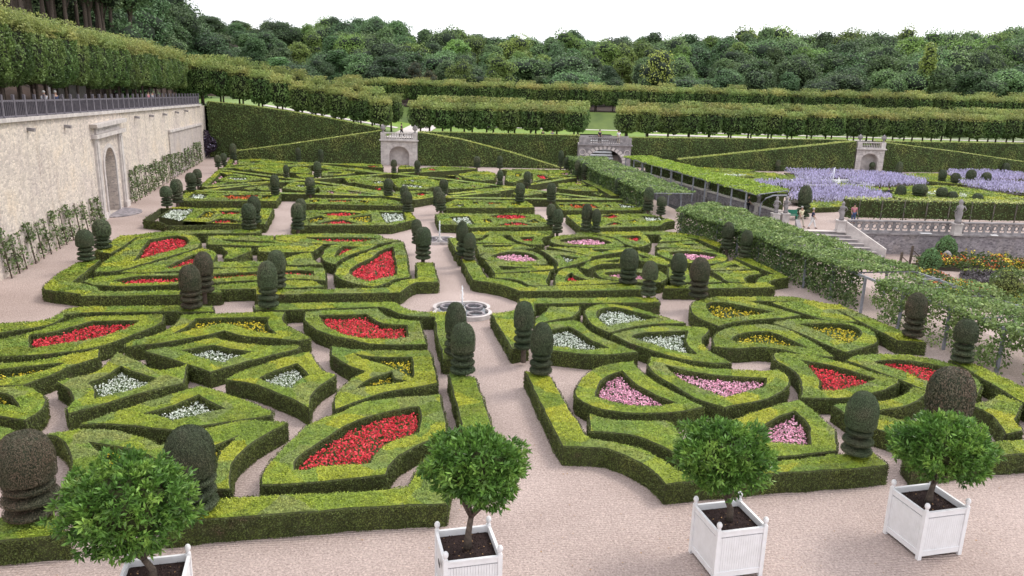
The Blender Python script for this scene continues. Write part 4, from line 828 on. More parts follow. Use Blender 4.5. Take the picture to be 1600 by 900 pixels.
def hedge_mesh(outer, holes, z0, z1, name, label, parent=None, cat='hedge', group='clipped box hedges of the parterre', mats=('boxtopcore', 'core', 'boxtop', 'boxside'), dens=1.0, cut=.045):
    z1 = z1+RNG.uniform(-.025, .025); mb = MB(); loops = [outer]+[h[::-1] for h in holes]    # material always on the left of each loop
    tops = []
    for L in loops:
        L = wavy(L, .05, 1.1)+RNG.normal(scale=.012, size=L.shape)
        T = inset(L, cut); k = len(L); idx = np.arange(k); nx = (idx+1) % k
        V = np.concatenate([np.c_[inset(L, .05*(z1-z0)) if 0 else L, np.full(k, z0)], np.c_[L, np.full(k, z1-.05)], np.c_[T, np.full(k, z1-.012)]])
        Q = np.concatenate([np.stack([idx, nx, nx+k, idx+k], 1), np.stack([idx+k, nx+k, nx+2*k, idx+2*k], 1)]); mb.add(V, Q, 1)
        tops.append(T)
        a = np.c_[L, np.full(k, z0)]; b = a[nx]; c = b+[0, 0, z1-z0]; d = a+[0, 0, z1-z0]
        S = np.concatenate([np.stack([a, b, c], 1), np.stack([a, c, d], 1)])
        dist = np.linalg.norm(L.mean(0)); s = leaf_size(dist)
        P, N = sample_tris(S, dens*2.5/s**2)
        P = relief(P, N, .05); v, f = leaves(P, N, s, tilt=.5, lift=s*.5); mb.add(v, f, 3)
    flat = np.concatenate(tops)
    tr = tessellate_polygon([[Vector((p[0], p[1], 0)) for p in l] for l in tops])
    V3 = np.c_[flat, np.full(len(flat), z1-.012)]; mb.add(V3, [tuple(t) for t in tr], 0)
    T3 = V3[np.array([tuple(t) for t in tr])]
    # split by distance so that near leaves are small
    cr_ = np.cross(T3[:, 1]-T3[:, 0], T3[:, 2]-T3[:, 0]); fl = cr_[:, 2] < 0; T3[fl] = T3[fl][:, ::-1]
    dist = np.linalg.norm(outer.mean(0)); s = leaf_size(dist)
    P, N = sample_tris(T3, dens*2.6/s**2)
    if len(P): 
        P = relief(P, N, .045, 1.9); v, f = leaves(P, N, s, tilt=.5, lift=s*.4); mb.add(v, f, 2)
    # stray shoots standing above the cut
    P, N = sample_tris(T3, dens*.10/s**2)
    if len(P):
        v, f = leaves(P+[0, 0, s*.4], N, s*.9, tilt=1.6, lift=s*.4); mb.add(v, f, 2)
    return mb.build(name, [M[m] for m in mats], parent, label=label, cat=cat, group=group)
FNAME = dict(r='red', p='pink', w='white', y='yellow', o='orange red', l='lavender')
def flower_bed(loop, color, z, label, zsoil=.02, group='flower beds inside the hedges', name='flower_bed'):
    """soil, leaves and a carpet of blooms filling one opening: one uncountable mass"""
    L = inset(loop, .04); T = [Vector((p[0], p[1], 0)) for p in L]
    tr = tessellate_polygon([T]); V = np.c_[L, np.full(len(L), zsoil)]
    mb = MB(); mb.add(V, [tuple(t) for t in tr], 0)
    k = len(L); W = np.c_[inset(L, .06), np.full(k, z*.72)]; mb.add(W, [tuple(t) for t in tr], 1)
    idx = np.arange(k); nx = (idx+1) % k
    mb.add(np.concatenate([V, W]), np.stack([idx, nx, nx+k, idx+k], 1), 1)
    T3 = W[np.array([tuple(t) for t in tr])]; c = np.cross(T3[:, 1]-T3[:, 0], T3[:, 2]-T3[:, 0]); fl = c[:, 2] < 0; T3[fl] = T3[fl][:, ::-1]
    dist = np.linalg.norm(L.mean(0)); s = float(np.clip(.0026*dist, .075, .2))
    sparse = .5 if color == 'y' else 1.0
    P, N = sample_tris(T3, 1.3/s**2); v, f = leaves(P, N, s*1.1, tilt=.8, lift=s*.6); mb.add(v, f, 1)
    nb = {'w': 2.0, 'r': 2.0, 'p': 2.1, 'o': 1.6, 'y': 1.7, 'l': 1.6}[color]*sparse
    P, N = sample_tris(T3, nb/s**2/1.6)
    if len(P):
        c = P+np.array([0, 0, 1])*(RNG.uniform(.05, .5, len(P))*z*.45+ .04)[:, None]
        for q in range(3):                                # each bloom: three crossed petals
            v, f = leaves(c+RNG.normal(scale=s*.16, size=c.shape), N, s*(.60 if color == 'w' else .8), tilt=.9, aspect=.9); mb.add(v, f, 2)
    return mb.build(name, [M['bedsoil'], M['fg'], M[color]], label=label, cat='flowers', group=group, kind='stuff')
def shorten(s, n): return ' '.join(s.split()[:n])
used = {}
for ln in HEDGES.strip().splitlines():
    parts = ln.split('|'); label = parts[0]; up = []; holes = []
    outer = parse(parts[1], HZ)
    for k, h in enumerate(parts[2:]):
        pts, _, colr = h.partition(':'); rise = colr.endswith('^'); c = colr.rstrip('^')
        loop = parse(pts, HZ, .3); holes.append(loop)
        if c: up.append((loop, c, rise))
    far = label.startswith(('far', 'small far', 'large far oval hedge with', 'thin far', 'thin lens', 'short strip'))
    o = hedge_mesh(outer, holes, 0, HZ, 'box_hedge', label)
    for k, (loop, c, rise) in enumerate(up):
        same = [u for u in up if u[1] == c]
        body = label.replace(' with ', ' by ', 1) if 0 else label
        which = ''
        if len(same) > 1:
            xs = sorted(proj((*u[0].mean(0), HZ))[1] for u in same); me_ = proj((*loop.mean(0), HZ))[1]
            which = ['farther ', 'nearer ', 'third '][min(2, xs.index(me_))]
        z = .60 if rise else .50
        cx = which+FNAME[c]
        nm = label.split(' with ')[0].split(' around ')[0]
        tail = label[len(nm):].strip().replace('with', 'with', 1)
        flower_bed(loop, c, z, shorten(f'{cx} flowers in the {label}', 16))
# lattice of crossing bands
bm_ = MB(); zz = HZ-.02
for i, pl in enumerate(BANDS):
    pts = np.array([at(x, y, HZ)[:2] for x, y in pl]); wd = .42; z1 = zz+.007*i
    d = np.gradient(pts, axis=0); d /= np.linalg.norm(d, axis=1)[:, None]; n = np.stack([-d[:, 1], d[:, 0]], 1)
    Lp = np.concatenate([pts-n*wd, (pts+n*wd)[::-1]])
    a = .5*np.sum(Lp[:, 0]*np.roll(Lp[:, 1], -1)-np.roll(Lp[:, 0], -1)*Lp[:, 1]); Lp = Lp if a > 0 else Lp[::-1]
    k = len(Lp); idx = np.arange(k); nx = (idx+1) % k
    bm_.add(np.concatenate([np.c_[Lp, np.zeros(k)], np.c_[Lp, np.full(k, z1)]]), np.stack([idx, nx, nx+k, idx+k], 1), 1)
    q = len(pts)
    quads = [(j, j+1, k-2-j, k-1-j) for j in range(q-1)]
    V3 = np.c_[Lp, np.full(k, z1)]; bm_.add(V3, quads, 0)
    T3 = np.array([[V3[a_], V3[b_], V3[c_]] for a_, b_, c_, d_ in quads]+[[V3[a_], V3[c_], V3[d_]] for a_, b_, c_, d_ in quads])
    cz = np.cross(T3[:, 1]-T3[:, 0], T3[:, 2]-T3[:, 0])[:, 2] < 0; T3[cz] = T3[cz][:, ::-1]
    P, N = sample_tris(T3, 1.2/.15**2); v, f = leaves(P, N, .15, tilt=.4, lift=.04); bm_.add(v, f, 2)
    A = np.c_[Lp, np.zeros(k)]; B = A[nx]; C_ = B+[0, 0, z1]; D_ = A+[0, 0, z1]
    P, N = sample_tris(np.concatenate([np.stack([A, B, C_], 1), np.stack([A, C_, D_], 1)]), 1/.15**2); v, f = leaves(P, N, .15, lift=.05); bm_.add(v, f, 3)
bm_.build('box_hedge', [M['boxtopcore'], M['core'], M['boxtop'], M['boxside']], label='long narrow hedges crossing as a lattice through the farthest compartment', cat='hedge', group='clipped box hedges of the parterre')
# loose pink flower patches between the far hedges
for pts, c, lab in (('362,259! 368,253! 373,255! 370,260!', 'p', 'pink flowers beside the short strip hedge at the wall corner'),
                    ('338,278! 345,273! 350,277! 343,280!', 'p', 'pink flowers by the far angled strip near the wall'),
                    ('324,288! 332,283! 341,285! 332,290!', 'p', 'pink flowers at the edge of the walled walk'),
                    ('413,281! 418,279! 423,280! 421,284!', 'p', 'pink flowers left of the dark domed rear topiary'),
                    ('578,293! 590,292! 600,295! 588,296!', 'r', 'red flowers left of the round-headed topiary at the path head'),
                    ('352,286! 372,284! 375,287! 360,288!', 'p', 'pink flowers under the fish-shaped white hedge')):
    flower_bed(parse(pts, .4), c, .4, lab)

# ------------------------------------------------------------------ topiary
def blob_tufts(mb, prof, size, m, dens=3.2, c=(0, 0, 0)):
    """small leaves over a surface of revolution"""
    pr = np.array(prof, float); n = 28; T = []
    for i in range(len(pr)-1):
        for k in range(n):
            a, b = 2*PI*k/n, 2*PI*(k+1)/n
            p = lambda r, z, t: (r*math.cos(t)+c[0], r*math.sin(t)+c[1], z+c[2])
            A, B, C_, D_ = p(*pr[i], a), p(*pr[i], b), p(*pr[i+1], b), p(*pr[i+1], a)
            T += [(A, B, C_), (A, C_, D_)]
    P, N = sample_tris(np.array(T), dens/size**2); P = relief(P, N, .008, 4.0); v, f = leaves(P, N, size, tilt=.45, lift=size*.35); mb.add(v, f, m)
def make_topiary(form, lod, yew='yew', var=0):
    rv = random.Random(form+str(lod)+yew+str(var)); q_ = lambda a: rv.uniform(-a, a)
    """unit height 1, unit half width 0.5 (scaled when placed): crown, tiers and stem are parts"""
    root = empty('topiary', (0, 0, 0)); core, lf = M['yewcore'], M[yew]; n = 28 if lod < 2 else 14
    sz = {0: .019, 1: .032, 2: .052}[lod]
    def part(name, prof, jit=.08):
        mb = MB(); mb.lathe([(r*.95, z) for r, z in prof], n, m=0, jit=jit*.5, c=(random.random()*.004, 0, 0)); blob_tufts(mb, prof, sz, 1); mb.build(name, [core, lf], root)
    def dome(zb, r, e=1.0, flat=.82):
        h = 1-zb; pr = [(0.02, zb-.0), (r*flat, zb-.005), (r*.97, zb+.05*h)]
        for i in range(1, 11):
            a = PI/2*i/10; pr.append((r*max(.002, math.cos(a)**(.72*e)), zb+h*(.36+.64*math.sin(a)**1.05)))
        return pr
    def disc(zc, r, t):
        return [(.02, zc-t*.36)]+[(r*(.30+.70*math.sin(PI*(i+.5)/10)**.8), zc-t/2*math.cos(PI*(i+.5)/10)) for i in range(10)]+[(.02, zc+t*.42)]
    if form == 'D':
        part('crown', dome(.475+q_(.02), .46, 1+q_(.25), .82+q_(.08)), .16); tiers = [(.385+q_(.01), .43+q_(.03), .082), (.245+q_(.01), .47+q_(.02), .086), (.10+q_(.01), .46+q_(.03), .086)]
    elif form == 'E':
        part('crown', dome(.44+q_(.02), .46, 1.5+q_(.2), .7), .14); tiers = [(.355, .39, .08), (.225, .46, .085), (.09, .47, .085)]
    elif form == 'B':
        part('crown', dome(.50+q_(.03), .48, 1.1+q_(.2), .88), .14); tiers = [(.39, .40, .075), (.25, .46, .085), (.10, .46, .085)]
    else:
        pr = [(.25, 0), (.44, .10), (.48, .30)]+[(.48*max(.002, math.cos(PI/2*i/8)**.7), .3+.7*math.sin(PI/2*i/8)) for i in range(1, 9)]
        part('crown', pr); tiers = []
    for z, r, t in tiers: part('tier', disc(z, r, t), .12)
    mb = MB(); mb.tube([(0, 0, -.25), (.004, 0, .2), (0, 0, .55)], [.13, .11, .10], 7); mb.build('stem', M['bark'], root)
    return root
TPL = {}; TPLC = []
def place_topiary(line, z, group):
    spec, label = line.split('|'); x, yt, yb, wd, form = spec.split(','); x, yt, yb, wd = map(float, (x, yt, yb, wd))
    P = at(x, yb-1, z); d = np.linalg.norm(P-CC); h = z_of(P[0], P[1], yt)-z; W = wd*d/F*math.cos(math.atan((x-800)/F))
    lod = 0 if d < 28 else 1 if d < 55 else 2; yew = 'yewred' if ('brown' in label) else 'yew'
    key = (form, lod, yew, len(TPLC) % 3); TPLC.append(1)
    if key not in TPL: TPL[key] = o = make_topiary(*key)
    else: o = copy_tree(TPL[key])
    o.location = (P[0], P[1]+W*.3, z); o.scale = (W, W, h); o.rotation_euler = (random.uniform(-.02, .02), random.uniform(-.02, .02), random.uniform(0, 6.28))
    tag(o, label, 'topiary', group); return o
for ln in TOPIARY.strip().splitlines(): place_topiary(ln, HZ, 'tiered yew topiaries of the parterre')
for ln in GARDEN2.strip().splitlines(): place_topiary(ln, 0.0, 'topiaries of the lavender garden')
# ------------------------------------------------------------------ trees
def fib(n, r=RNG):
    q = r.normal(size=(n, 3)); return q/np.linalg.norm(q, axis=1)[:, None]
def lime_crown(w_, d_, h_, leaf, n, seed, tips=True):
    """clipped box-shaped crown: leaves spread through the outer half metre, shoots standing out of the top"""
    r = np.random.default_rng(seed); mb = MB()
    q = fib(n, r); e = .42
    S = r.uniform(-1, 1, (n, 3)); ax = r.choice(3, n, p=[.3, .3, .4]); S[np.arange(n), ax] = np.sign(r.uniform(-1, 1, n)); S /= (np.abs(S)**3.6).sum(1)[:, None]**(1/3.6)/1.0; q = S/np.linalg.norm(S, axis=1)[:, None]
    lum = np.array([mnoise.noise(Vector(p*1.9+Vector((seed, 0, 0)))) if 0 else mnoise.noise(Vector((p[0]*2+seed, p[1]*2, p[2]*2.2))) for p in q])
    rad = 1+.24*lum-.20*r.random(n)**2.5
    P = S*np.array([w_/2, d_/2, h_/2])*rad[:, None]+[0, 0, h_/2]
    keep = lum > -.75
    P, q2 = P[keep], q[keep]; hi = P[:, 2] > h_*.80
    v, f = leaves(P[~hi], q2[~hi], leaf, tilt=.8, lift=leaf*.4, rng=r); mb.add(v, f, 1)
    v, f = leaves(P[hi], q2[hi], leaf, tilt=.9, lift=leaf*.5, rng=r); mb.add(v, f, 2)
    if tips:
        k = int(n*.30); x = r.uniform(-.5, .5, k)*w_*1.0; y = r.uniform(-.5, .5, k)*d_; hh = r.random(k)**2.5*h_*.24
        P = np.c_[x, y, np.full(k, h_*.93)+hh]; v, f = leaves(P, np.tile([0, 0, 1.0], (k, 1)), leaf*.9, tilt=1.5, rng=r); mb.add(v, f, 2)
    c = fib(160, r); 
    me = bpy.data.meshes.new('t'); 
    n1, n2 = 12, 8; V = []
    for i in range(n2+1):
        for k in range(n1):
            a = PI*i/n2; b = 2*PI*k/n1; p = np.array([math.sin(a)*math.cos(b), math.sin(a)*math.sin(b), math.cos(a)]); s = np.sign(p)*np.abs(p)**e; s /= (np.abs(s)**4).sum()**.25+1e-6
            V.append(s*np.array([w_/2, d_/2, h_/2])*.84+[0, 0, h_/2])
    mb.add(V, [(i*n1+k, i*n1+(k+1) % n1, (i+1)*n1+(k+1) % n1, (i+1)*n1+k) for i in range(n2) for k in range(n1)], 0, True)
    return mb
def lime_template(w_, d_, h_, clear, leaf, n, seed, name='pleached_lime'):
    root = empty(name, (0, 0, 0)); mb = lime_crown(w_, d_, h_, leaf, n, seed); o = mb.build('crown', [M['limecore'], M['lime'], M['limetiplit']], root); o.location = (0, 0, clear)
    mb = MB(); mb.tube([(0, 0, -.3), (.03, 0, clear*.6), (0, .02, clear+h_*.4)], [.15, .12, .10], 8); mb.tube([(0, 0, clear*.9), (w_*.25, 0, clear+h_*.3)], [.07, .04], 6); mb.tube([(0, 0, clear*.9), (-w_*.25, .1, clear+h_*.3)], [.07, .04], 6); mb.build('trunk', M['bark'], root)
    return root
def lime_row(tpl, pts, label, group):
    for i, (x, y, z, sc) in enumerate(pts):
        t = tpl[i % len(tpl)]; o = copy_tree(t) if t.get('used') else t; t['used'] = 1
        if 'used' in o: pass
        o.location = (x, y, z); o.rotation_euler = (0, 0, RNG.uniform(-.08, .08)+(PI if RNG.random() > .5 else 0)); o.scale = (1, 1, sc*RNG.uniform(.96, 1.05)); tag(o, label, 'tree', group)
def clear_used(tpl):
    for t in tpl:
        if 'used' in t: del t['used']
Lw = [lime_template(3.45, 3.5, 3.9, 2.25, .18, 8500, s) for s in (1, 2, 3)]
d_w = WD; n_w = -un[:2]
row = lambda off, y0, y1, st: [(wx(y)+n_w[0]*off, y, tz(y), 1) for y in np.arange(y0, y1, st)]
lime_row(Lw, [(x, y, z, 1.0+max(0, (70-y))*.003) for x, y, z, s in row(3.4, 24, 108, 3.0)], 'clipped lime in the long row above the masonry wall', 'clipped limes on the wall terrace, front row')
lime_row(Lw, [(x, y, z, 1.12+max(0, (70-y))*.004) for x, y, z, s in row(8.6, 30, 110, 3.0)], 'clipped lime standing behind the row above the masonry wall', 'clipped limes on the wall terrace, back row')
clear_used(Lw)
Lt = [lime_template(3.0, 3.1, 2.95, 1.15, .26, 2600, s) for s in (11, 12, 13, 14)]
def front_rows(x0, x1, n, lab, grp, hs=1.0):
    xs = np.linspace(x0, x1, n); P = [(x, gy(x)+6.2, uz(x), (1.0+.28*max(0, min(1, (-x-17)/22)))*hs) for x in xs]+[(x+.8, gy(x)+10.4, uz(x)+.05, (1.13+.28*max(0, min(1, (-x-17)/22)))*hs) for x in xs]
    lime_row(Lt, P, lab, grp)
front_rows(-45.5, -18.6, 11, 'clipped lime in the sloping rows left of the central arch', 'clipped limes left of the central arch')
front_rows(-13.2, 8.0, 8, 'clipped lime in the level rows right of the central arch', 'clipped limes between central arch and bridge')
front_rows(15.2, 46.0, 11, 'clipped lime in the rows between bridge and right arch', 'clipped limes between bridge and right arch')
front_rows(49.5, 84, 12, 'clipped lime in the rows beyond the right arch', 'clipped limes beyond the right arch')
def far_rows(x0, x1, n, lab, grp):
    xs = np.linspace(x0, x1, n); lime_row(Lt, [(x, 141.8, UZ2, .98) for x in xs]+[(x+.6, 146, UZ2, 1.08) for x in xs[::2]], lab, grp)
far_rows(-30, 41.5, 24, 'clipped lime in the far row on the second terrace, left run', 'clipped limes of the far terrace, left run')
far_rows(45.5, 104, 20, 'clipped lime in the far row on the second terrace, right run', 'clipped limes of the far terrace, right run')
clear_used(Lt)

def wood_template(kind, h, r, bare, seed, leaf=.42, n=5200, name='woodland_tree', pale=False, form='round'):
    rg = np.random.default_rng(seed); root = empty(name, (0, 0, 0)); mb = MB(); ch = h-bare
    nb = 17 if form == 'round' else 6; cs = []
    for i in range(nb):
        t = rg.random(); a = rg.uniform(0, 2*PI)
        if form == 'round': zc = bare+ch*(.18+.68*t); rr = r*(.62*math.sin(PI*(.18+.70*t)))*rg.uniform(.5, 1.0); br_ = r*rg.uniform(.34, .55)
        elif form == 'column': zc = bare+ch*(.1+.8*i/nb); rr = r*.1; br_ = r*(1-.5*i/nb)
        cs.append((rr*math.cos(a), rr*math.sin(a), zc, br_))
    if form == 'round': cs.append((0, 0, h-r*.42, r*.42))
    tot = sum(c[3]**2 for c in cs)
    for cx, cy, cz, br_ in cs:
        k = int(n*br_*br_/tot); q = fib(k, rg); lum = np.array([mnoise.noise(Vector((p[0]*1.6+cx, p[1]*1.6+cy, p[2]*1.6+cz))) for p in q])
        P = q*(br_*(1+.42*lum-.28*rg.random(k)**2))[:, None]*[1, 1, .86 if form == 'round' else 1.5]+[cx, cy, cz]
        v, f = leaves(P, q+[0, 0, .25], leaf, tilt=.75, lift=leaf*.3, aspect=.75, rng=rg); mb.add(v, f, 1)
        V = []; n1, n2 = 8, 5
        for i in range(n2+1):
            for kk in range(n1):
                a = PI*i/n2; b = 2*PI*kk/n1; V.append((cx+.66*br_*math.sin(a)*math.cos(b), cy+.66*br_*math.sin(a)*math.sin(b), cz+.54*br_*math.cos(a)))
        mb.add(V, [(i*n1+kk, i*n1+(kk+1) % n1, (i+1)*n1+(kk+1) % n1, (i+1)*n1+kk) for i in range(n2) for kk in range(n1)], 0, True)
    mb.build('crown', [M['forestcore'], M[kind]], root)
    mb = MB(); tr = .015*h; mb.tube([(0, 0, -1.5), (rg.uniform(-.2, .2), 0, bare*.5), (0, rg.uniform(-.2, .2), bare), (0, 0, h*.8)], [tr, tr*.8, tr*.65, tr*.25], 7)
    for cx, cy, cz, br_ in cs[:6]: mb.tube([(0, 0, bare*.8+.15*cz), (cx*.6, cy*.6, cz-.3*br_), (cx, cy, cz)], [tr*.4, tr*.28, tr*.12], 5)
    mb.build('trunk', M['barkpale' if pale else 'bark'], root); return root
WT = {k: [wood_template(k, 15, (5.6, 7.4, 4.2)[j], 1.5, i*7+j, n=9000) for j in range(3)] for i, k in enumerate(('forestA', 'forestB', 'forestC'))}
WLAB = dict(forestA='mid green broadleaf tree in the wood closing the view', forestB='light green broadleaf tree in the wood closing the view', forestC='dark green broadleaf tree in the wood closing the view')
WGR = dict(forestA='mid green trees of the far wood', forestB='light green trees of the far wood', forestC='dark green trees of the far wood')
first = set()
def plant(tpl, x, y, top_z, label, group, wide=1.0, base=None):
    z = hill_z(x, y) if base is None else base
    H0 = tpl['H']; o = copy_tree(tpl) if tpl.name in first else tpl; first.add(tpl.name); sc = max(.35, (top_z-z)/H0)
    o.location = (x, y, z); w2 = (sc*.5+.5)*wide; o.scale = (w2, w2, sc); o.rotation_euler = (0, 0, RNG.uniform(0, 6.28)); tag(o, label, 'tree', group)
for k in WT:
    for t in WT[k]: t['H'] = 15.0
sky_px = [(262, 75), (285, 40), (320, 36), (360, 50), (400, 46), (440, 30), (480, 40), (520, 28), (560, 32), (600, 28), (630, 27), (650, 50), (690, 40), (720, 52), (760, 60), (800, 52), (830, 60), (880, 48), (900, 62), (940, 58), (1000, 54), (1060, 60), (1100, 56), (1160, 44), (1200, 52), (1250, 52), (1300, 50), (1400, 47), (1500, 46), (1600, 44), (1700, 44), (1900, 44)]
def skyline(px): return float(np.interp(px, [p[0] for p in sky_px], [p[1] for p in sky_px]))
for ri, (yd, drop, st) in enumerate(((160, 52, 46), (172, 38, 44), (188, 24, 42), (206, 12, 40), (226, 4, 36), (246, 0, 32), (266, 3, 34), (292, 5, 38))):
    px = 250+RNG.uniform(0, 30)
    while px < 1800:
        x = (px-800)/F*yd*1.035; y = yd+RNG.uniform(-6, 6); tgt = skyline(px)+drop+RNG.uniform(-8, 12)
        zz = z_of(x, y, tgt); k = RNG.choice(['forestA', 'forestB', 'forestC'], p=[.4, .2, .4] if px < 760 else [.42, .40, .18]) if ri > 1 else RNG.choice(['forestA', 'forestC'])
        t = WT[k][RNG.integers(3)]; plant(t, x, y, min(zz, hill_z(x, y)+24), WLAB[k], WGR[k], wide=RNG.uniform(.75, 1.25)); px += st*RNG.uniform(.6, 1.5)
t = wood_template('forestY', 15, 1.9, 4.5, 91, n=1800, leaf=.5, name='poplar_tree', pale=True, form='column'); t['H'] = 15.0
x = (1393-800)/F*156*1.035; plant(t, x, 156, z_of(x, 156, 58), 'slim yellow-green poplar standing alone before the right wood', 'slim trees of the wood edge')
t = wood_template('forestR', 15, 5, 2, 92, n=1800, name='russet_tree'); t['H'] = 15.0
for px, pt, lab in ((650, 95, 'small russet tree before the dark left wood'), (672, 108, 'smaller grey-green tree right beside the russet one')):
    x = (px-800)/F*152*1.035; plant(t, x, 152, z_of(x, 152, pt), lab, 'small russet trees', .55)
for px, pt, k, lab in ((716, 98, 'forestB', 'small bright green tree at the foot of the dark left wood'), (775, 88, 'forestB', 'round bright green tree at the middle of the wood edge'), (1005, 76, 'forestY', 'yellow-leaved tree in the middle of the wood')):
    x = (px-800)/F*155*1.035
    if k == 'forestY': t = wood_template('forestY', 15, 5, 2, 95, n=2200); t['H'] = 15.0
    else: t = WT[k][0]
    plant(t, x, 155, z_of(x, 155, pt), lab, 'single trees at the wood edge', .8)
TT = [wood_template('forestC', 22, 4.6, 9.5, 200+j, n=3600, name='tall_wood_tree') for j in range(3)]
for t in TT: t['H'] = 22.0
for i in range(64):
    y = RNG.uniform(92, 158); px = RNG.uniform(-60, 262)+ (0 if y < 120 else 0); x = (px-800)/F*y*1.05
    x = min(x, wx(105)-13.5-RNG.uniform(0, 4)); plant(TT[i % 3], x, y, hill_z(x, y)+RNG.uniform(21, 27), 'tall bare-stemmed tree of the wood above the left terrace', 'tall trees of the left wood')
for i in range(44):
    px = -40+9*i; y = 128+RNG.uniform(-4, 60); x = (px-800)/F*y*1.04; plant(WT['forestC'][i % 3], x, y, hill_z(x, y)+RNG.uniform(9, 14), WLAB['forestC'], WGR['forestC'])
# cream garden building glimpsed between the lime trunks
bb = MB(); y = 92; bb.box((wx(y)-12.2, y, tz(y)+1.6), (.5, 11, 3.2), math.atan2(-WD[0], WD[1])); 
b_ = bb.build('garden_building', M['stone'], label='cream rendered building glimpsed between the lime trunks on the terrace', cat='building')
mb = MB(); mb.beam((wx(86)-12.2, 86.5, tz(88)+3.3), (wx(98)-12.2, 97.5, tz(98)+3.4), 1.0, .25); o = mb.build('roof', M['slate'], None, origin=b_.location); o.parent = b_; o.location = (0, 0, 0)

# ------------------------------------------------------------------ orange trees in white planters
def planter_box(par, w_, h_):
    hw = w_/2; pw = .105
    for s1, s2 in ((-1, -1), (1, -1), (1, 1), (-1, 1)):
        mb = MB(); x, y = s1*(hw-pw/2), s2*(hw-pw/2); mb.box((x, y, h_/2), (pw, pw, h_)); post = mb.build('post', M['white'], par)
        mb = MB(); mb.lathe([(.0, 0), (.05, 0), (.05, .025), (.028, .04), (.05, .07), (.068, .12), (.064, .17), (.04, .21), (.0, .225)], 14, c=(x, y, h_)); mb.build('finial', M['white'], post)
    zb, zt = .16, h_-.10
    for i, (dx, dy, rz) in enumerate(((0, -1, 0), (1, 0, PI/2), (0, 1, 0), (-1, 0, PI/2))):
        c = np.array([dx*(hw-.05), dy*(hw-.05)]); L = w_-2*pw; mb = MB()
        t = np.array([math.cos(rz), math.sin(rz)]); n_ = 18
        for k in range(n_):
            p = c+t*(-L/2+L*(k+.5)/n_); mb.box((p[0], p[1], (zb+zt)/2-.06), (L/n_-.006, .03, zt-zb-.14), rz); 
        mb.box((*(c-np.array([dx, dy])*.02), (zb+zt)/2-.05), (L, .012, zt-zb-.1), rz, 1)
        mb.build('side_panel', [M['white'], M['groove']], par)
        mb = MB(); mb.box((*c, zt-.03), (L, .055, .13), rz); mb.box((*(c+np.array([dx, dy])*.012), zt+.05), (L, .07, .035), rz); mb.build('top_rail', M['white'], par)
        mb = MB(); mb.box((*c, zb), (L, .06, .13), rz); mb.box((*(c+np.array([dx, dy])*.01), zb+.075), (L, .05, .025), rz); mb.build('bottom_rail', M['white'], par)
    mb = MB(); mb.box((0, 0, zt-.12), (w_-.16, w_-.16, .06)); n = 900; P = np.c_[RNG.uniform(-hw+.1, hw-.1, (n, 2)), np.full(n, zt-.085)]
    v, f = leaves(P, np.tile([0, 0, 1.0], (n, 1)), .035, tilt=1.0, lift=.02); mb.add(v, f, 0)
    P = np.c_[RNG.uniform(-hw+.12, hw-.12, (26, 2)), np.full(26, zt-.07)]; v, f = leaves(P, np.tile([0, 0, 1.0], (26, 1)), .05, tilt=.4); mb.add(v, f, 1)
    M.setdefault('deadleaf', solid('fallen dry leaf', (.42, .25, .12), None, 5)); mb.build('soil', [M['soil'], M['deadleaf']], par)
def orange_tree(name_lab, loc, rz, th, cr_, seed, lean=(0, 0), zs=.85):
    rg = np.random.default_rng(seed); root = empty('orange_tree', loc, name_lab, 'tree', 'potted orange trees', rz=0)
    mb = MB(); fork = th*.55; mb.tube([(0, 0, 0), (.01, 0, fork*.5), (lean[0]*.4, lean[1]*.4, fork)], [.10, .075, .065], 9)
    top_c = np.array([lean[0], lean[1], th+cr_*zs*.9])
    for k in range(7):
        a = 2*PI*k/7+rg.uniform(-.3, .3); e = top_c+np.array([math.cos(a)*cr_*.55, math.sin(a)*cr_*.55, rg.uniform(-.4, .2)*cr_]); m_ = np.array([lean[0]*.4, lean[1]*.4, fork]); mb.tube([m_, m_*.5+e*.5+[0, 0, -.12], e], [.05, .035, .015], 6)
    mb.build('trunk', M['bark'], root)
    mb = MB(); nc = 900; q = fib(nc, rg); lum = np.array([mnoise.noise(Vector((p[0]*2.1+seed, p[1]*2.1, p[2]*2.1))) for p in q]); R_ = cr_*(1+.36*lum+rg.uniform(-.12, .05, nc))
    base = q*R_[:, None]*[1, 1, zs]+top_c; low = base[:, 2] < th-.1; base[low, 2] = th-.1+(base[low, 2]-th+.1)*.35
    inner = fib(620, rg); bi = inner*(cr_*rg.uniform(.55, .88, 620))[:, None]*[1, 1, zs]+top_c
    for B_, Q_, ls, m_ in ((base, q, .165, 1), (bi, inner, .17, 1)):
        k = 9; V = []
        for j in range(k):                                    # rosette of pointed, folded leaves at each shoot tip
            d = Q_*.75+rg.normal(scale=.62, size=Q_.shape)+[0, 0, .18]; d /= np.linalg.norm(d, axis=1)[:, None]
            s = np.cross(d, rg.normal(size=d.shape)); s /= np.linalg.norm(s, axis=1)[:, None]; n_ = np.cross(d, s)
            L = (ls*rg.uniform(.6, 1.15, len(d)))[:, None]; o_ = B_-Q_*.03+rg.normal(scale=.025, size=B_.shape)
            V.append(np.stack([o_, o_+d*L*.5+s*L*.17+n_*L*.05, o_+d*L, o_+d*L*.5-s*L*.17+n_*L*.05], 1))
        V = np.concatenate(V).reshape(-1, 3); mb.add(V, np.arange(len(V)).reshape(-1, 4), m_)
    V = []; n1, n2 = 12, 8
    for i in range(n2+1):
        for k in range(n1):
            a = PI*i/n2; b = 2*PI*k/n1; V.append(top_c+.66*cr_*np.array([math.sin(a)*math.cos(b), math.sin(a)*math.sin(b), zs*math.cos(a)]))
    mb.add(V, [(i*n1+k, i*n1+(k+1) % n1, (i+1)*n1+(k+1) % n1, (i+1)*n1+k) for i in range(n2) for k in range(n1)], 0, True)
    mb.build('crown', [M['core'], M['orange']], root); return root
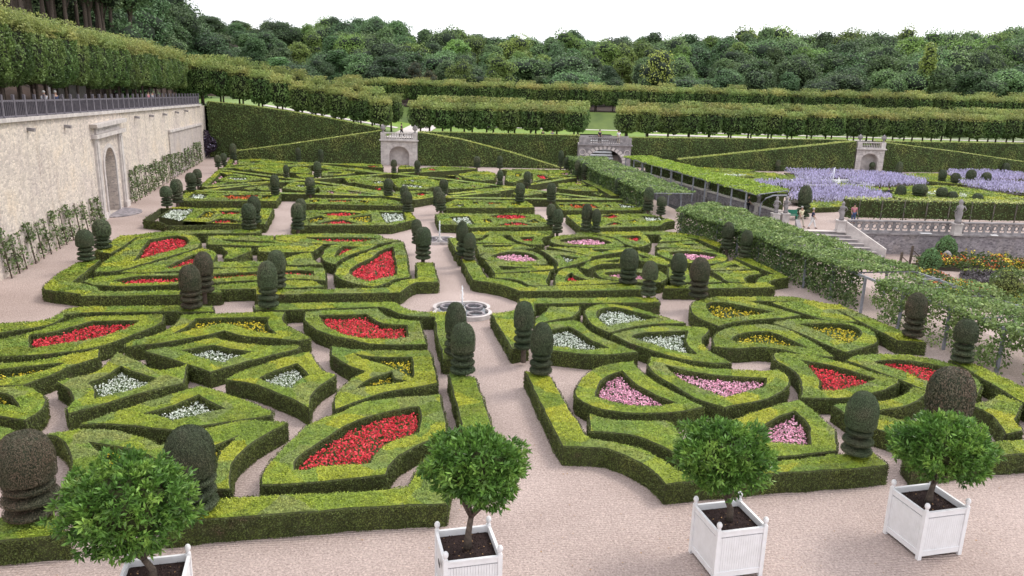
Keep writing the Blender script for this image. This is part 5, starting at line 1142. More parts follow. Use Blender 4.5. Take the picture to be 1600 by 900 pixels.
PH = 1.42
def corners(px):
    return [at(x, y, PH)[:2] for x, y in px]
PLN = [  # caps: left, front, right (picture) ; crown box x0,x1,y0,y1 ; trunk foot ; label
    ([(195, 880), (180, 960), (300, 925)], (297, 862), (78, 308, 700, 872), 'leftmost white planter, cut by the bottom edge of the frame', 'leftmost orange tree with a wide flattened crown'),
    ([(678, 828), (692, 880), (783, 866)], None, (657, 832, 657, 800), 'white planter beside the central path, second from the left', 'orange tree beside the central path with a forked trunk'),
    ([(1083, 784), (1122, 829), (1200, 822)], None, (1053, 1211, 642, 782), 'white planter in front of the pink beds, third from the left', 'orange tree before the pink beds, third from the left'),
    ([(1391, 757), (1451, 797), (1517, 789)], None, (1407, 1557, 635, 760), 'rightmost white planter, seen whole on the gravel', 'rightmost orange tree covering the foot of a brown dome')]
# the whole planter fixes the size and turn of all four
c4 = corners(PLN[3][0]); wdt = (np.linalg.norm(c4[0]-c4[1])+np.linalg.norm(c4[2]-c4[1]))/2; yaw4 = math.atan2(*(c4[2]-c4[1])[::-1])
print('planter width', wdt, 'yaw', math.degrees(yaw4), c4)
PW = 1.36
def cen(front, yaw): 
    a = np.array([math.cos(yaw), math.sin(yaw)]); b = np.array([-math.sin(yaw), math.cos(yaw)]); return front+(a+b)*PW/2
for i, (caps, bk, cb, lp, lt) in enumerate(PLN):
    cc = corners(caps); yaw = math.radians((12, 13, 15, 17)[i]) if 0 else yaw4
    if i == 0: c0 = at(240, 908, PH-.2)[:2]
    elif i == 1: c0 = at(731, 852, PH-.1)[:2]
    elif i == 2: c0 = at(1140, 806, PH-.05)[:2]
    else: c0 = at(1452, 778, PH-.05)[:2]
    root = empty('planter', (c0[0], c0[1], 0), lp, 'planter', 'white wooden tree planters', rz=yaw); planter_box(root, PW, PH)
    x0, x1, y0, y1 = cb; d = np.linalg.norm(np.array([*c0, 2.6])-CC); cr_ = (x1-x0)/2*d/F*(.71 if i == 0 else .82)
    zlow = z_of(c0[0], c0[1], y1-(30 if i != 0 else 22)); ztop = z_of(c0[0], c0[1], y0+18); th = zlow-(PH-.15); zs = (ztop-zlow)/(2*cr_)
    cx = at((x0+x1)/2, (y0+y1)/2, (zlow+ztop)/2)[0]-c0[0]
    orange_tree(lt, (c0[0], c0[1], PH-.17), 0, max(.35, th)+.05, cr_, 300+i, lean=(cx*.9, 0), zs=zs)
    print('orange', i, c0, 'r', cr_, 'th', th, 'zs', zs)
    if i == 1:
        mb = MB(); mb.box((-PW/2-.012, -.1, PH-.42), (.012, .22, .12)); mb.build('name_plate', M['slate'], root)
# ------------------------------------------------------------------ fountains
def quatre(r, n=64, cx=0, cy=0):
    out = []
    for k in range(n):
        a = 2*PI*k/n; q = r*(1+.24*abs(math.cos(2*a))**.8-.12); out.append((cx+q*math.cos(a), cy+q*math.sin(a)))
    return out
def fountain(px, py, r, jet, lab):
    c = at(px, py, .1); root = empty('fountain', (c[0], c[1], 0), lab, 'fountain'); rot = .12+PI/4
    mb = MB(); mb.prism(quatre(r), [quatre(r*.89)[::-1]], (0, 0, .22), (math.cos(rot), math.sin(rot), 0), (-math.sin(rot), math.cos(rot), 0), (0, 0, -1), .24); mb.build('basin_rim', M['stone'], root)
    for k in range(4):
        a = rot+PI/2*k; n = 20; cx, cy = .62*r*math.cos(a), .62*r*math.sin(a); mb = MB(); V = [(cx+q*math.cos(2*PI*j/n), cy+q*math.sin(2*PI*j/n), z) for q, z in ((.30*r, .1), (.30*r, .19), (.23*r, .19), (.23*r, .1)) for j in range(n)]
        mb.add(V, [(b*n+j, b*n+(j+1) % n, (b+1)*n+(j+1) % n, (b+1)*n+j) for b in range(3) for j in range(n)]); mb.build('inner_lobe', M['wallgrey'], root)
    mb = MB(); mb.prism(quatre(r*.9), [], (0, 0, .10), (math.cos(rot), math.sin(rot), 0), (-math.sin(rot), math.cos(rot), 0), (0, 0, -1), .05); mb.build('water', M['water'], root)
    mb = MB(); mb.lathe([(.0, .06), (.22, .06), (.2, .2), (.08, .3), (.05, .45), (0, .45)], 12); mb.build('nozzle', M['stone'], root)
    mb = MB(); mb.tube([(0, 0, .4), (0, 0, jet*.6), (.01, 0, jet)], [.05, .035, .015], 6); n = 140; t = RNG.random(n); a = RNG.uniform(0, 2*PI, n); P = np.c_[np.cos(a)*.13*t, np.sin(a)*.13*t, jet*(1-t**2)+.1]
    v, f = leaves(P, P*0+[0, 0, 1], .05, tilt=1); mb.add(v, f); mb.build('water_jet', M['jet'], root)
fountain(722, 486, 1.52, 1.35, 'white quatrefoil fountain basin where the central paths cross')
fountain(687, 376, 1.15, 1.5, 'small round fountain farther along the central path')

# ------------------------------------------------------------------ vine pergolas
def in_poly(x, y, poly):
    c = False; n = len(poly)
    for i in range(n):
        x1, y1 = poly[i]; x2, y2 = poly[i-1]
        if (y1 > y) != (y2 > y) and x < (x2-x1)*(y-y1)/(y2-y1)+x1: c = not c
    return c
def pergola(near, far, H_, lab, top_m='vine', side_m='vineside', gaps=None, posts=8, leaf=.16, side=True, holes=(), sidedens=1.0, lift=.5, cat='pergola', pz=0.0, topdens=1.0, group='vine pergolas and trellises'):
    near = np.array(near, float); far = np.array(far, float); root = empty('vine_pergola', (*near[0], pz), lab, cat, group); O_ = root.location
    Ls = np.r_[0, np.cumsum(np.linalg.norm(np.diff(near, axis=0), axis=1))]; T = Ls/Ls[-1]
    Lf = np.r_[0, np.cumsum(np.linalg.norm(np.diff(far, axis=0), axis=1))]; Tf = Lf/Lf[-1]
    fn = lambda t: np.array([np.interp(t, T, near[:, 0]), np.interp(t, T, near[:, 1])]); ff = lambda t: np.array([np.interp(t, Tf, far[:, 0]), np.interp(t, Tf, far[:, 1])])
    def q3(p, z): return (p[0]-O_[0], p[1]-O_[1], z-pz)
    mb = MB()
    for g in (fn, ff):
        for i in range(len(near)-1): mb.beam(q3(g(T[i]), H_), q3(g(T[i+1]), H_), .1, .12)
    mb.build('top_beam', M['beam'], root)
    nr = int(Ls[-1]/1.6)
    for i in range(nr+1):
        t = i/nr; mb = MB(); mb.beam(q3(fn(t), H_+.1), q3(ff(t), H_+.1), .06, .06); mb.build('rafter', M['beam'], root)
    for i in range(posts):
        t = (i+.2)/posts
        for g in (fn, ff): mb = MB(); mb.beam(q3(g(t), pz-(.0 if g is fn else 0)), q3(g(t), H_), .12, .12); mb.build('post', M['beam'], root)
    A = Ls[-1]*np.linalg.norm(far[0]-near[0]); n = int(A/leaf**2*3.6*topdens); t = RNG.random(n); u_ = RNG.uniform(-.10, 1.08, n); P = np.array([fn(a)*(1-b)+ff(a)*b for a, b in zip(t, u_)])
    nz = np.array([mnoise.noise(Vector((p[0]*.45, p[1]*.45, 3))) for p in P]); nz2 = np.array([mnoise.noise(Vector((p[0]*1.5, p[1]*1.5, 7))) for p in P])
    keep = nz2 > -.75
    for h in holes:
        for i in range(n):
            if h[0] < t[i] < h[1] and h[2] < u_[i] < h[3]: keep[i] = RNG.random() < .03
    z = H_+.12+lift*.45*(nz+.5*nz2)+RNG.uniform(-.12, .22, n)*lift*1.4
    P3_ = np.c_[P[:, 0]-O_[0], P[:, 1]-O_[1], z-pz][keep]; mb = MB(); v, f = leaves(P3_, np.tile([0, 0, 1.0], (len(P3_), 1)), leaf, tilt=.75, aspect=.85); mb.add(v, f, 0)
    mb.build('vine_top', [M[top_m]], root)
    if side:
        n = int(Ls[-1]*H_/leaf**2*7.5*sidedens); t = RNG.random(n); z = RNG.random(n)**.8; P = np.array([fn(a) for a in t]); nz = np.array([mnoise.noise(Vector((p[0]*.9, p[1]*.9, zz*2.2))) for p, zz in zip(P, z)])
        keep = nz > (-.9 if sidedens >= 1 else -.30)+.22*(1-z)
        for h in holes:
            if h[2] <= 0: keep &= ~((t > h[0]) & (t < h[1]))
        dx = near[1]-near[0]; nn = np.array([dx[1], -dx[0]]); nn /= np.linalg.norm(nn); nn = nn if nn[0] < 0 else -nn
        P = P+nn*(RNG.uniform(-.45, .3, n)+.25*nz)[:, None]; P3_ = np.c_[P[:, 0]-O_[0], P[:, 1]-O_[1], pz*0+z*1.08*(H_-pz)+.02][keep]
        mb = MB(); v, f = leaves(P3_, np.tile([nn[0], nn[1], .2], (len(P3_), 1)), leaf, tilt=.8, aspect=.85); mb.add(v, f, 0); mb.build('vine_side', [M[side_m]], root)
    return root
PH_ = 2.0
pergola([(6.6, 100.5), (9.4, 84), (12.0, 70.2)], [(10.6, 100.8), (13.4, 86), (15.9, 70.8)], PH_, 'leafy vine pergola from the bridge down to the gap', posts=9, leaf=.17)
pergola([(12.9, 61.8), (15.7, 53.2), (18.75, 41.9)], [(16.4, 65.8), (19.4, 54.4), (22.3, 42.6)], PH_, 'leafy vine pergola in the middle, ending at the bare frame', posts=8, leaf=.14, topdens=1.3)
pergola([(18.75, 41.9), (19.6, 38.2), (23.3, 25.5), (26.0, 16)], [(22.3, 42.6), (23.1, 39.2), (26.9, 26.5), (29.5, 17)], PH_, 'nearest vine pergola with a bare frame and hanging vines', posts=9, leaf=.125, holes=((0, .06, -.12, 1.1), (.05, .14, .5, 1.1), (.40, .43, .5, .75)), sidedens=.85, lift=1.0, topdens=1.5, side_m='vine')
pergola([(13.2, 97.5), (17.3, 81.5), (20.8, 67.5)], [(16.2, 98.2), (20.3, 83), (24.2, 70.5)], 2.55, 'bright green pergola over the canal walk', 'trellis', 'vineside', posts=12, leaf=.16, side=False, lift=.35)
# far side foliage of the canal walk and the trellis hedge behind the stone balustrade
def leaf_wall(A, B, z0, z1, thick, lab, top='trellis', side='vineside', name='trellis_hedge', s=.16, posts=0, gap=.5):
    A = np.array(A); B = np.array(B); L = np.linalg.norm(B-A); u_ = (B-A)/L; nn = np.array([u_[1], -u_[0]]); nn = nn if nn[1] < 0 else -nn
    root = empty(name, (*A, z0), lab, 'hedge', 'vine pergolas and trellises'); mb = MB()
    c = (A+B)/2-nn*thick/2; mb.box((c[0]-A[0], c[1]-A[1], (z1-z0)/2+gap/2), (L, thick*.6, (z1-z0)-gap-.1), math.atan2(u_[1], u_[0])); 
    n = int(L*(z1-z0)/s**2*1.2); t = RNG.random(n)*L; z = RNG.uniform(gap, z1-z0, n); nz = np.array([mnoise.noise(Vector((a*.8, b*1.2, 0))) for a, b in zip(t, z)])
    P = np.outer(t, u_)+np.outer(RNG.uniform(-.05, .1, n)+.15*nz, nn); k = nz > -.45; v, f = leaves(np.c_[P, z][k], np.tile([nn[0], nn[1], 0], (k.sum(), 1)), s, tilt=.8); mb.add(v, f, 1)
    mb.build('foliage_side', [M['core'], M[side]], root)
    n = int(L*thick/s**2*2.2); t = RNG.random(n)*L; w2 = RNG.uniform(-.1, 1.1, n)*thick; z = z1-z0+RNG.uniform(-.1, .18, n); P = np.outer(t, u_)-np.outer(w2, nn); v, f = leaves(np.c_[P, z], np.tile([0, 0, 1.0], (n, 1)), s, tilt=.6); mb = MB(); mb.add(v, f); mb.build('foliage_top', M[top], root)
    for i in range(posts): p = u_*L*(i+.5)/posts+nn*.02; mb = MB(); mb.beam((*p, 0), (*p, z1-z0), .08, .08); mb.build('post', M['barkpale'], root)
leaf_wall((15.6, 97), (23.4, 70.5), 0, 2.4, .8, 'leafy back of the bright green pergola along the canal', posts=0, gap=.1)
leaf_wall((29.6, 70.2), (48, 71.0), 0, 2.0, 1.3, 'long clipped trellis hedge behind the stone balustrade', top='hedgewalltop', posts=9, gap=.35)
leaf_wall((48.4, 71.0), (75, 72.2), 0, 2.0, 1.3, 'clipped trellis hedge continuing beyond the right frame edge', top='hedgewalltop', posts=10, gap=.35)

# ------------------------------------------------------------------ canal balustrade, terrace wall, stairs, stone figures
def scroll_balustrade(A, B, z0, h, lab, name='balustrade', wall_to=None, open_=True, step=.62, piers=()):
    A = np.array(A, float); B = np.array(B, float); L = np.linalg.norm(B-A); u_ = (B-A)/L; root = empty(name, (*A, z0), lab, 'balustrade', None); ang = math.atan2(u_[1], u_[0])
    c = (B-A)/2
    mb = MB(); mb.box((*c, h-.06), (L, .34, .12), ang); mb.build('handrail', M['greystone'], root)
    mb = MB(); mb.box((*c, .07), (L, .36, .14), ang); mb.build('plinth', M['greystone'], root)
    n = int(L/step)
    if n > 90: n = 90
    for i in range(n):
        p = u_*(L*(i+.5)/n); mb = MB(); e = L/n*.5
        mb.beam((*(p-u_*e*.95), .14), (*(p-u_*e*.95), h-.12), .07, .2)
        for k in range(9):                                     # S-scroll
            a, b = 2*PI*k/9*1.05, 2*PI*(k+1)/9*1.05; r_ = min(e*.62, (h-.3)/2*.9)
            pa = p+u_*r_*math.cos(a); pb = p+u_*r_*math.cos(b); mb.beam((*pa, h/2+r_*math.sin(a)), (*pb, h/2+r_*math.sin(b)), .16, .06)
        mb.build('scroll_panel', M['greystone'], root)
    return root
def stone_figure(x, y, z, h, lab, ped=.9):
    root = empty('stone_figure', (x, y, z), lab, 'statue'); mb = MB(); mb.box((0, 0, ped/2), (.62, .62, ped)); mb.box((0, 0, ped+.04), (.74, .74, .1)); mb.box((0, 0, .08), (.74, .74, .16)); mb.build('pedestal', M['stone'], root)
    mb = MB(); q = h-ped; prof = [(.0, 0), (.25, 0), (.27, .1), (.20, .16), (.24, .3), (.28, .42), (.2, .52), (.25, .6), (.28, .7), (.13, .77), (.12, .8), (.17, .86), (.15, .93), (.05, 1.0), (0, 1.0)]
    mb.lathe([(r_*q*.52, zz*q) for r_, zz in prof], 14, c=(0, 0, ped+.09), jit=.5)
    mb.tube([(.12*q, -.05, ped+.5*q), (.24*q, -.1, ped+.62*q), (.14*q, -.1, ped+.78*q)], [.05, .045, .04], 6); mb.tube([(-.12*q, -.05, ped+.68*q), (-.24*q, -.08, ped+.55*q), (-.12*q, -.16, ped+.45*q)], [.05, .045, .04], 6)
    mb.build('carving', M['greystone'], root); return root
scroll_balustrade((27.9, 65.7), (37.0, 66.0), 0, 1.0, 'scrolled stone balustrade left of the tall stone figure')
scroll_balustrade((37.7, 66.05), (60, 67.0), 0, 1.0, 'scrolled stone balustrade right of the tall stone figure')
tw = MB(); tw.prism([(0, -2.3), (48, -2.3), (48, -.12), (0, -.12)], [], (27.8, 65.45, 0), (1, .027, 0), (0, 0, 1), (0, 1, 0), .5)
two = tw.build('terrace_wall', M['wallgrey'], origin=(27.8, 65.45, 0), label='rough grey stone retaining wall below the scrolled balustrade', cat='wall')
mb = MB(); mb.prism([(0, -.13), (48, -.13), (48, .01), (0, .01)], [], (27.75, 65.28, 0), (1, .027, 0), (0, 0, 1), (0, 1, 0), .8); child(mb, 'ledge', M['greystone'], two)
for s_, l in ((33.5, .9), (39.2, .55)): mb = MB(); mb.box((s_+.9, 65.5, .05), (l, .3, .06)); child(mb, 'pale_slab', M['white'], two)
for px, py, h, lab in ((1312, 362, 2.45, 'carved stone figure at the top of the garden stairs, right side'), (1493, 367, 2.9, 'carved stone figure standing midway along the scrolled balustrade')):
    p = at(px, py, 0); stone_figure(p[0], min(p[1], 66.0), 0, h, lab)
# canal side parapet with figures
can = MB(); cA, cB = np.array([14.1, 101.0]), np.array([23.4, 70.0]); L = np.linalg.norm(cB-cA); u_ = (cB-cA)/L; nn = np.array([u_[1], -u_[0]]); nn = nn if nn[0] < 0 else -nn
can.prism([(0, -2.2), (L, -2.2), (L, .78), (0, .78)], [], (*cA, 0), (*u_, 0), (0, 0, 1), (*(-nn), 0), .45)
cano = can.build('canal_parapet', M['wallgrey'], origin=(*cA, 0), label='long grey stone parapet above the canal with a pale coping', cat='wall')
mb = MB(); mb.beam((*(cA-nn*.2), .84), (*(cB-nn*.2), .84), .6, .14); child(mb, 'coping', M['paving'], cano)
for i in range(46): p = cA+u_*L*(i+.5)/46+nn*.06; mb = MB(); mb.box((*p, -.1), (.14, .2, .7), math.atan2(u_[1], u_[0])); child(mb, 'dentil', M['greystone'], cano)
for (px, py, h, lab) in ((1001, 268, 2.2, 'carved figure on the canal parapet, farthest from the viewer'), (1046, 282, 2.2, 'carved figure on the canal parapet, second from the bridge'), (1103, 300, 2.3, 'carved figure on the canal parapet, third from the bridge'), (1182, 325, 2.5, 'carved figure at the near end of the canal parapet')):
    s, z = on_plane(px, py, cA, cB); s = min(max(s, 0), L); p = cA+u_*s-nn*.2; stone_figure(p[0], p[1], 0.0, h, lab, ped=.95)
for px, lab in ((1213, 'carved figure at the top of the garden stairs, left side'), (1228, 'carved figure right beside the left stair figure')):
    p = at(px, 352, 0); stone_figure(p[0], p[1]+.5, 0, 2.35, lab)
mb = MB()                                                   # curved bracket arch at the end of the bright pergola
pts = [at(1189, 330, 0.3)+[0, 0, 0]]; b0_ = at(1187, 352, 0); mb.tube([(b0_[0]+.2, b0_[1]+1, 0), (b0_[0]+.2, b0_[1]+1, 1.7), (b0_[0]+.6, b0_[1]+1, 2.2), (b0_[0]+1.2, b0_[1]+1, 2.45), (b0_[0]+2.4, b0_[1]+1, 2.5)], .07, 6)
mb.build('garden_arch', M['beam'], label='pale curved metal arch at the near end of the bright pergola', cat='arch')
st = MB()
for i in range(7): st.box(((23.9+27.5+.42*i)/2+.1, 65.55-.34*i, -.13-.26*i), (27.5+.42*i-23.9, .42, .26 if i < 6 else .3), 0, 0); st.box(((23.9+27.5+.42*i)/2+.1, 65.50-.34*i, .02-.26*i), (27.5+.42*i-23.9, .5, .04), 0, 1)
sto = st.build('garden_stairs', [M['greystone'], M['paving']], label='flight of pale stone steps down to the kitchen garden', cat='stairs')
mb = MB(); mb.prism([(0, -.1), (3.35, -1.9), (3.35, -1.0), (0, .9)], [], (27.55, 65.3, 0), (.82, -.57, 0), (0, 0, 1), (.5, .85, 0), .35); child(mb, 'side_wall', M['stone'], sto)
mb = MB(); mb.prism([(0, -1.9), (3.4, -1.9), (3.4, -.9), (0, .9)], [], (23.8, 65.6, 0), (-.1, -1, 0), (0, 0, 1), (-1, 0, 0), .35); child(mb, 'side_wall', M['greystone'], sto)

# ------------------------------------------------------------------ lavender garden
def patch(pts, z): return parse(pts, z, .6)
def lavender(pts, lab):
    L = patch(pts, .7); T = [Vector((p[0], p[1], 0)) for p in L]; tr = tessellate_polygon([T]); V = np.c_[L, np.full(len(L), .35)]; mb = MB(); mb.add(V, [tuple(t) for t in tr], 0)
    T3 = V[np.array([tuple(t) for t in tr])]; c = np.cross(T3[:, 1]-T3[:, 0], T3[:, 2]-T3[:, 0]); T3[c[:, 2] < 0] = T3[c[:, 2] < 0][:, ::-1]
    P, N = sample_tris(T3, 22); nz = np.array([mnoise.noise(Vector((p[0]*.5, p[1]*.5, 0))) for p in P])
    v, f = leaves(P+[0, 0, -.05], N, .3, tilt=.9); mb.add(v, f, 1)
    for q in range(2):
        h = (.12+RNG.random(len(P))*.55+.2*nz); Pq = P+np.c_[RNG.normal(scale=.12, size=(len(P), 2)), h]; d = np.tile([0, 0, 1.0], (len(P), 1))
        sd_ = fib(len(P))*[1, 1, 0]; sd_ /= np.linalg.norm(sd_, axis=1)[:, None]+1e-6; hh = .17; ww = .055
        V4 = np.stack([Pq-sd_*ww, Pq+sd_*ww, Pq+sd_*ww*.4+[0, 0, hh], Pq-sd_*ww*.4+[0, 0, hh]], 1).reshape(-1, 3); mb.add(V4, np.arange(len(V4)).reshape(-1, 4), 2)
    return mb.build('lavender_bed', [M['bedsoil'], M['fg'], M['l']], label=lab, cat='flowers', group='lavender beds', kind='stuff')
lavender('1226,266! 1330,268 1400,273 1390,277 1320,277 1240,281! 1250,276', 'lavender strip along the foot of the right arch')
lavender('1325,279! 1400,274 1445,282 1447,287! 1380,289 1330,286', 'lavender bed around the pale oval patch')
lavender('1180,284! 1230,283 1256,285! 1250,293 1180,293!', 'lavender strip beside the round dwarf topiary')
lavender('1235,302! 1262,296 1300,291 1335,291! 1380,302 1390,311 1330,314 1280,313 1235,311!', 'lavender bed in front of the statue basin')
lavender('1238,283! 1290,281 1300,284! 1296,289 1250,287!', 'lavender strip behind the statue basin')
lavender('1480,268! 1540,268 1600,272! 1690,276! 1690,283! 1600,280 1500,277', 'lavender bed at the foot of the far right hedge')
lavender('1495,283! 1550,283 1600,287! 1700,292! 1700,303! 1600,300 1560,297 1520,291', 'lavender bed at the right frame edge')
g2 = []
for pts, lab in (('1180,269! 1215,271 1240,280 1180,283!', 'low hedge panel at the canal end of the lavender garden'), ('1190,296! 1225,295 1232,300 1200,302!', 'low hedge strip by the bright pergola'),
                 ('1228,271! 1262,280 1290,283! 1300,285! 1270,286 1240,281!', 'low diagonal hedge left of the statue basin'), ('1310,285! 1350,290 1380,293 1450,290! 1450,293! 1380,297 1345,296 1308,290!', 'low hedge curving right of the statue basin'),
                 ('1400,272! 1460,271 1510,280 1560,292! 1500,288 1450,283!', 'low hedge panel beneath the four diagonal topiaries'), ('1400,292! 1470,290 1520,295 1600,308! 1600,318! 1520,318 1430,315! 1390,306!', 'broad low hedge panel above the trellis hedge'),
                 ('1262,315! 1320,314 1318,322 1262,325!', 'grass green low hedge behind the left figure'), ('1560,289! 1640,304! 1640,308! 1560,295!', 'low border hedge along the lavender at far right'), ('1090,268! 1190,270 1190,276! 1110,276!', 'low hedge panel with pale flowers beyond the bright pergola'),
                 ('1120,277! 1190,279 1190,287! 1150,286!', 'low hedge panel left of the first lavender strip'), ('1040,258! 1100,262 1180,266! 1170,269! 1090,267!', 'thin low hedge at the foot of the tall right hedge')):
    hedge_mesh(patch(pts, .5), [], 0, .5, 'low_hedge', lab, group='low hedges of the lavender garden', dens=.8)
for pts, z, c, lab in (('1321,276! 1350,274 1372,276 1350,279', .55, 'w', 'pale white flowers in the oval lavender bed'), ('1238,300! 1255,298! 1250,304 1236,306!', .6, 'w', 'white flowers beside the tallest upper topiary'), ('1448,299! 1466,299! 1466,303! 1448,303!', .62, 'w', 'white flowers between the upper topiaries'), ('1497,300! 1512,304 1510,308! 1498,306!', .62, 'w', 'white flowers right of the upper topiaries'), ('1120,271! 1165,272 1165,274! 1125,274!', .62, 'w', 'white flower line beyond the bright pergola')):
    flower_bed(parse(pts, z), c, z, lab, group='flower beds of the lavender garden', zsoil=.3)
# basin with fountain figure
c = at(1300, 290, .1); bs = empty('statue_basin', (c[0], c[1], 0), 'white-rimmed basin with jet and pale crouching figure in the lavender', 'fountain'); sq = [(-4.2, -2.2), (4.2, -2.2), (4.2, 2.6), (-4.2, 2.6)]; sq2 = [(x*.9, y*.85) for x, y in sq][::-1]
mb = MB(); mb.prism(sq, [sq2], (0, 0, .5), (.98, .17, 0), (-.17, .98, 0), (0, 0, -1), .5); mb.build('basin_rim', M['white'], bs); mb = MB(); mb.prism(sq2[::-1], [], (0, 0, .35), (.98, .17, 0), (-.17, .98, 0), (0, 0, -1), .1); mb.build('water', M['water'], bs)
mb = MB(); mb.tube([(0, 0, .3), (.05, 0, 1.6), (.1, 0, 2.3)], [.06, .05, .03], 6); mb.tube([(-.5, 0, .3), (-.2, 0, 1.4), (.05, 0, 2.2)], [.03, .03, .02], 5); mb.build('water_jet', M['jet'], bs)
mb = MB(); mb.lathe([(0, 0), (.5, 0), (.45, .3), (.3, .5), (.34, .8), (.2, 1.0), (.12, 1.1), (.17, 1.25), (.1, 1.42), (0, 1.45)], 12, c=(.9, -.6, .4), jit=.5); mb.tube([(.7, -.6, 1.3), (.3, -.7, 1.1), (.3, -.9, .8)], [.09, .08, .06], 6); mb.v[-1] *= 1; fo = mb.build('figure', M['white'], bs); fo.scale = (.62, .62, .62)
p = at(1236, 335, .5); mb = MB(); mb.box((0, 0, .45), (1.2, .45, .06)); mb.box((0, .22, .7), (1.2, .06, .4))
for s_ in (-1, 1): mb.box((s_*.5, 0, .22), (.07, .4, .44))
M['greenpaint'] = solid('green paint', (.03, .20, .13), None, 5, .5); o = mb.build('garden_bench', M['greenpaint'], origin=(0, 0, 0), label='green garden bench beside the tallest upper topiary', cat='bench'); o.location = (p[0], p[1], 0)

# ------------------------------------------------------------------ kitchen garden in the sunken corner
def plant_mass(pts, h, cols, lab, z=KZ, dens=26, leafm='fg', leaf=.16, bloom=.3):
    L = parse(pts, z+h*.6, .6); T = [Vector((p[0], p[1], 0)) for p in L]; tr = tessellate_polygon([T]); V = np.c_[L, np.full(len(L), z+.05)]; mb = MB(); mb.add(V, [tuple(t) for t in tr], 0)
    T3 = V[np.array([tuple(t) for t in tr])]; c = np.cross(T3[:, 1]-T3[:, 0], T3[:, 2]-T3[:, 0]); T3[c[:, 2] < 0] = T3[c[:, 2] < 0][:, ::-1]
    P, N = sample_tris(T3, dens*5); nz = np.array([mnoise.noise(Vector((p[0]*.8, p[1]*.8, 1))) for p in P]); P = P+np.c_[np.zeros((len(P), 2)), (.25+.75*RNG.random(len(P)))*h*(.75+.6*nz)]
    v, f = leaves(P, N, leaf, tilt=1.0, aspect=.7); mb.add(v, f, 1); ms = [M['bedsoil'], M[leafm]]
    for i, cc in enumerate(cols):
        nz = np.array([mnoise.noise(Vector((p[0]*.55+i*9, p[1]*.55, 5))) for p in P]); k = (nz > .12) & (RNG.random(len(P)) < bloom); v, f = leaves(P[k]+[0, 0, .12], N[k], .13, tilt=.7, aspect=.9); mb.add(v, f, 2+i) if k.sum() else None; ms.append(M[cc])
    return mb.build('planting_bed', ms, label=lab, cat='flower bed', group='planting beds of the kitchen garden', kind='stuff')
M['purpleleaf'] = leaf_mat('purple grey leaves', [(.3, (.06, .05, .055)), (.7, (.16, .14, .15))], scale=1.5)
M['palegreen'] = leaf_mat('pale green vegetables', [(.3, (.12, .20, .06)), (.7, (.22, .32, .12))], scale=1.2)
plant_mass('1425,402! 1500,396 1600,402! 1700,404! 1700,418! 1600,418 1500,414 1440,410!', .9, ['o', 'y', 'y'], 'mixed orange and yellow border at the foot of the grey wall', bloom=.3)
plant_mass('1500,423! 1560,425 1557,440! 1520,441 1500,436!', .5, ['w'], 'bed of purple grey foliage between two clipped bushes', leafm='purpleleaf', bloom=.1)
plant_mass('1412,414! 1440,420 1500,436 1530,452 1545,468! 1520,470! 1470,452 1430,432!', .7, ['y', 'o'], 'yellow flowering border beside the pergola frame', bloom=.35)
plant_mass('1560,440! 1600,444! 1660,450! 1660,490! 1600,480! 1560,462!', .6, ['y'], 'pale green vegetable bed beside the round bush', leafm='palegreen', bloom=.15)
plant_mass('1500,446! 1552,448 1556,462! 1530,460!', .5, ['y', 'o'], 'small yellow bed left of the round bush', bloom=.4)
for pts, lab in (('1492,441! 1560,443! 1560,446! 1494,444!', 'low edging hedge in front of the purple grey bed'), ('1505,420! 1600,422! 1600,425! 1505,423!', 'low edging hedge behind the purple grey bed'), ('1497,440! 1545,462! 1541,464! 1492,442!', 'low edging hedge running towards the pergola frame')):
    hedge_mesh(parse(pts, KZ+.4, .5), [], KZ, KZ+.4, 'low_hedge', lab, group='edging hedges of the kitchen garden', dens=.8)
def bush(px, pb, pt, wd, lab, form):
    P = at(px, pb-2, KZ); d = np.linalg.norm(P-CC); h = z_of(P[0], P[1], pt)-KZ; r_ = wd*d/F/2; root = empty('clipped_bush', (P[0], P[1]+r_*.6, KZ), lab, 'bush', 'clipped bushes of the kitchen garden')
    st_ = .35 if form == 'ball' else .15; q = fib(2600); lum = np.array([mnoise.noise(Vector((p[0]*2.5+px, p[1]*2.5, p[2]*2.5))) for p in q]); tap = 1-(.45 if form == 'cone' else 0)*(q[:, 2]*.5+.5)**1.5
    B = q*np.c_[r_*tap, r_*tap, np.full(len(q), (h-st_)/2)]*(1+.14*lum)[:, None]+[0, 0, st_+(h-st_)/2]; mb = MB(); v, f = leaves(B, q, .13, tilt=.8, lift=.05); mb.add(v, f, 1); mb.lathe([(.01, st_+.1), (r_*.75, st_+.3*h), (r_*.7, h*.6), (r_*.35, h*.85), (0, h*.92)], 10, m=0)
    mb.build('crown', [M['core'], M['hedgewall' if form == 'ball' else 'forestA']], root); mb = MB(); mb.tube([(0, 0, 0), (0, 0, h*.5)], [.08, .06], 6); mb.build('trunk', M['bark'], root)
bush(1456, 430, 390, 31, 'cone-shaped dark bush beside the pergola frame', 'cone'); bush(1481, 411, 371, 31, 'taller dark bush against the grey retaining wall', 'cone'); bush(1579, 476, 423, 42, 'round clipped bush at the right edge of the kitchen garden', 'ball')
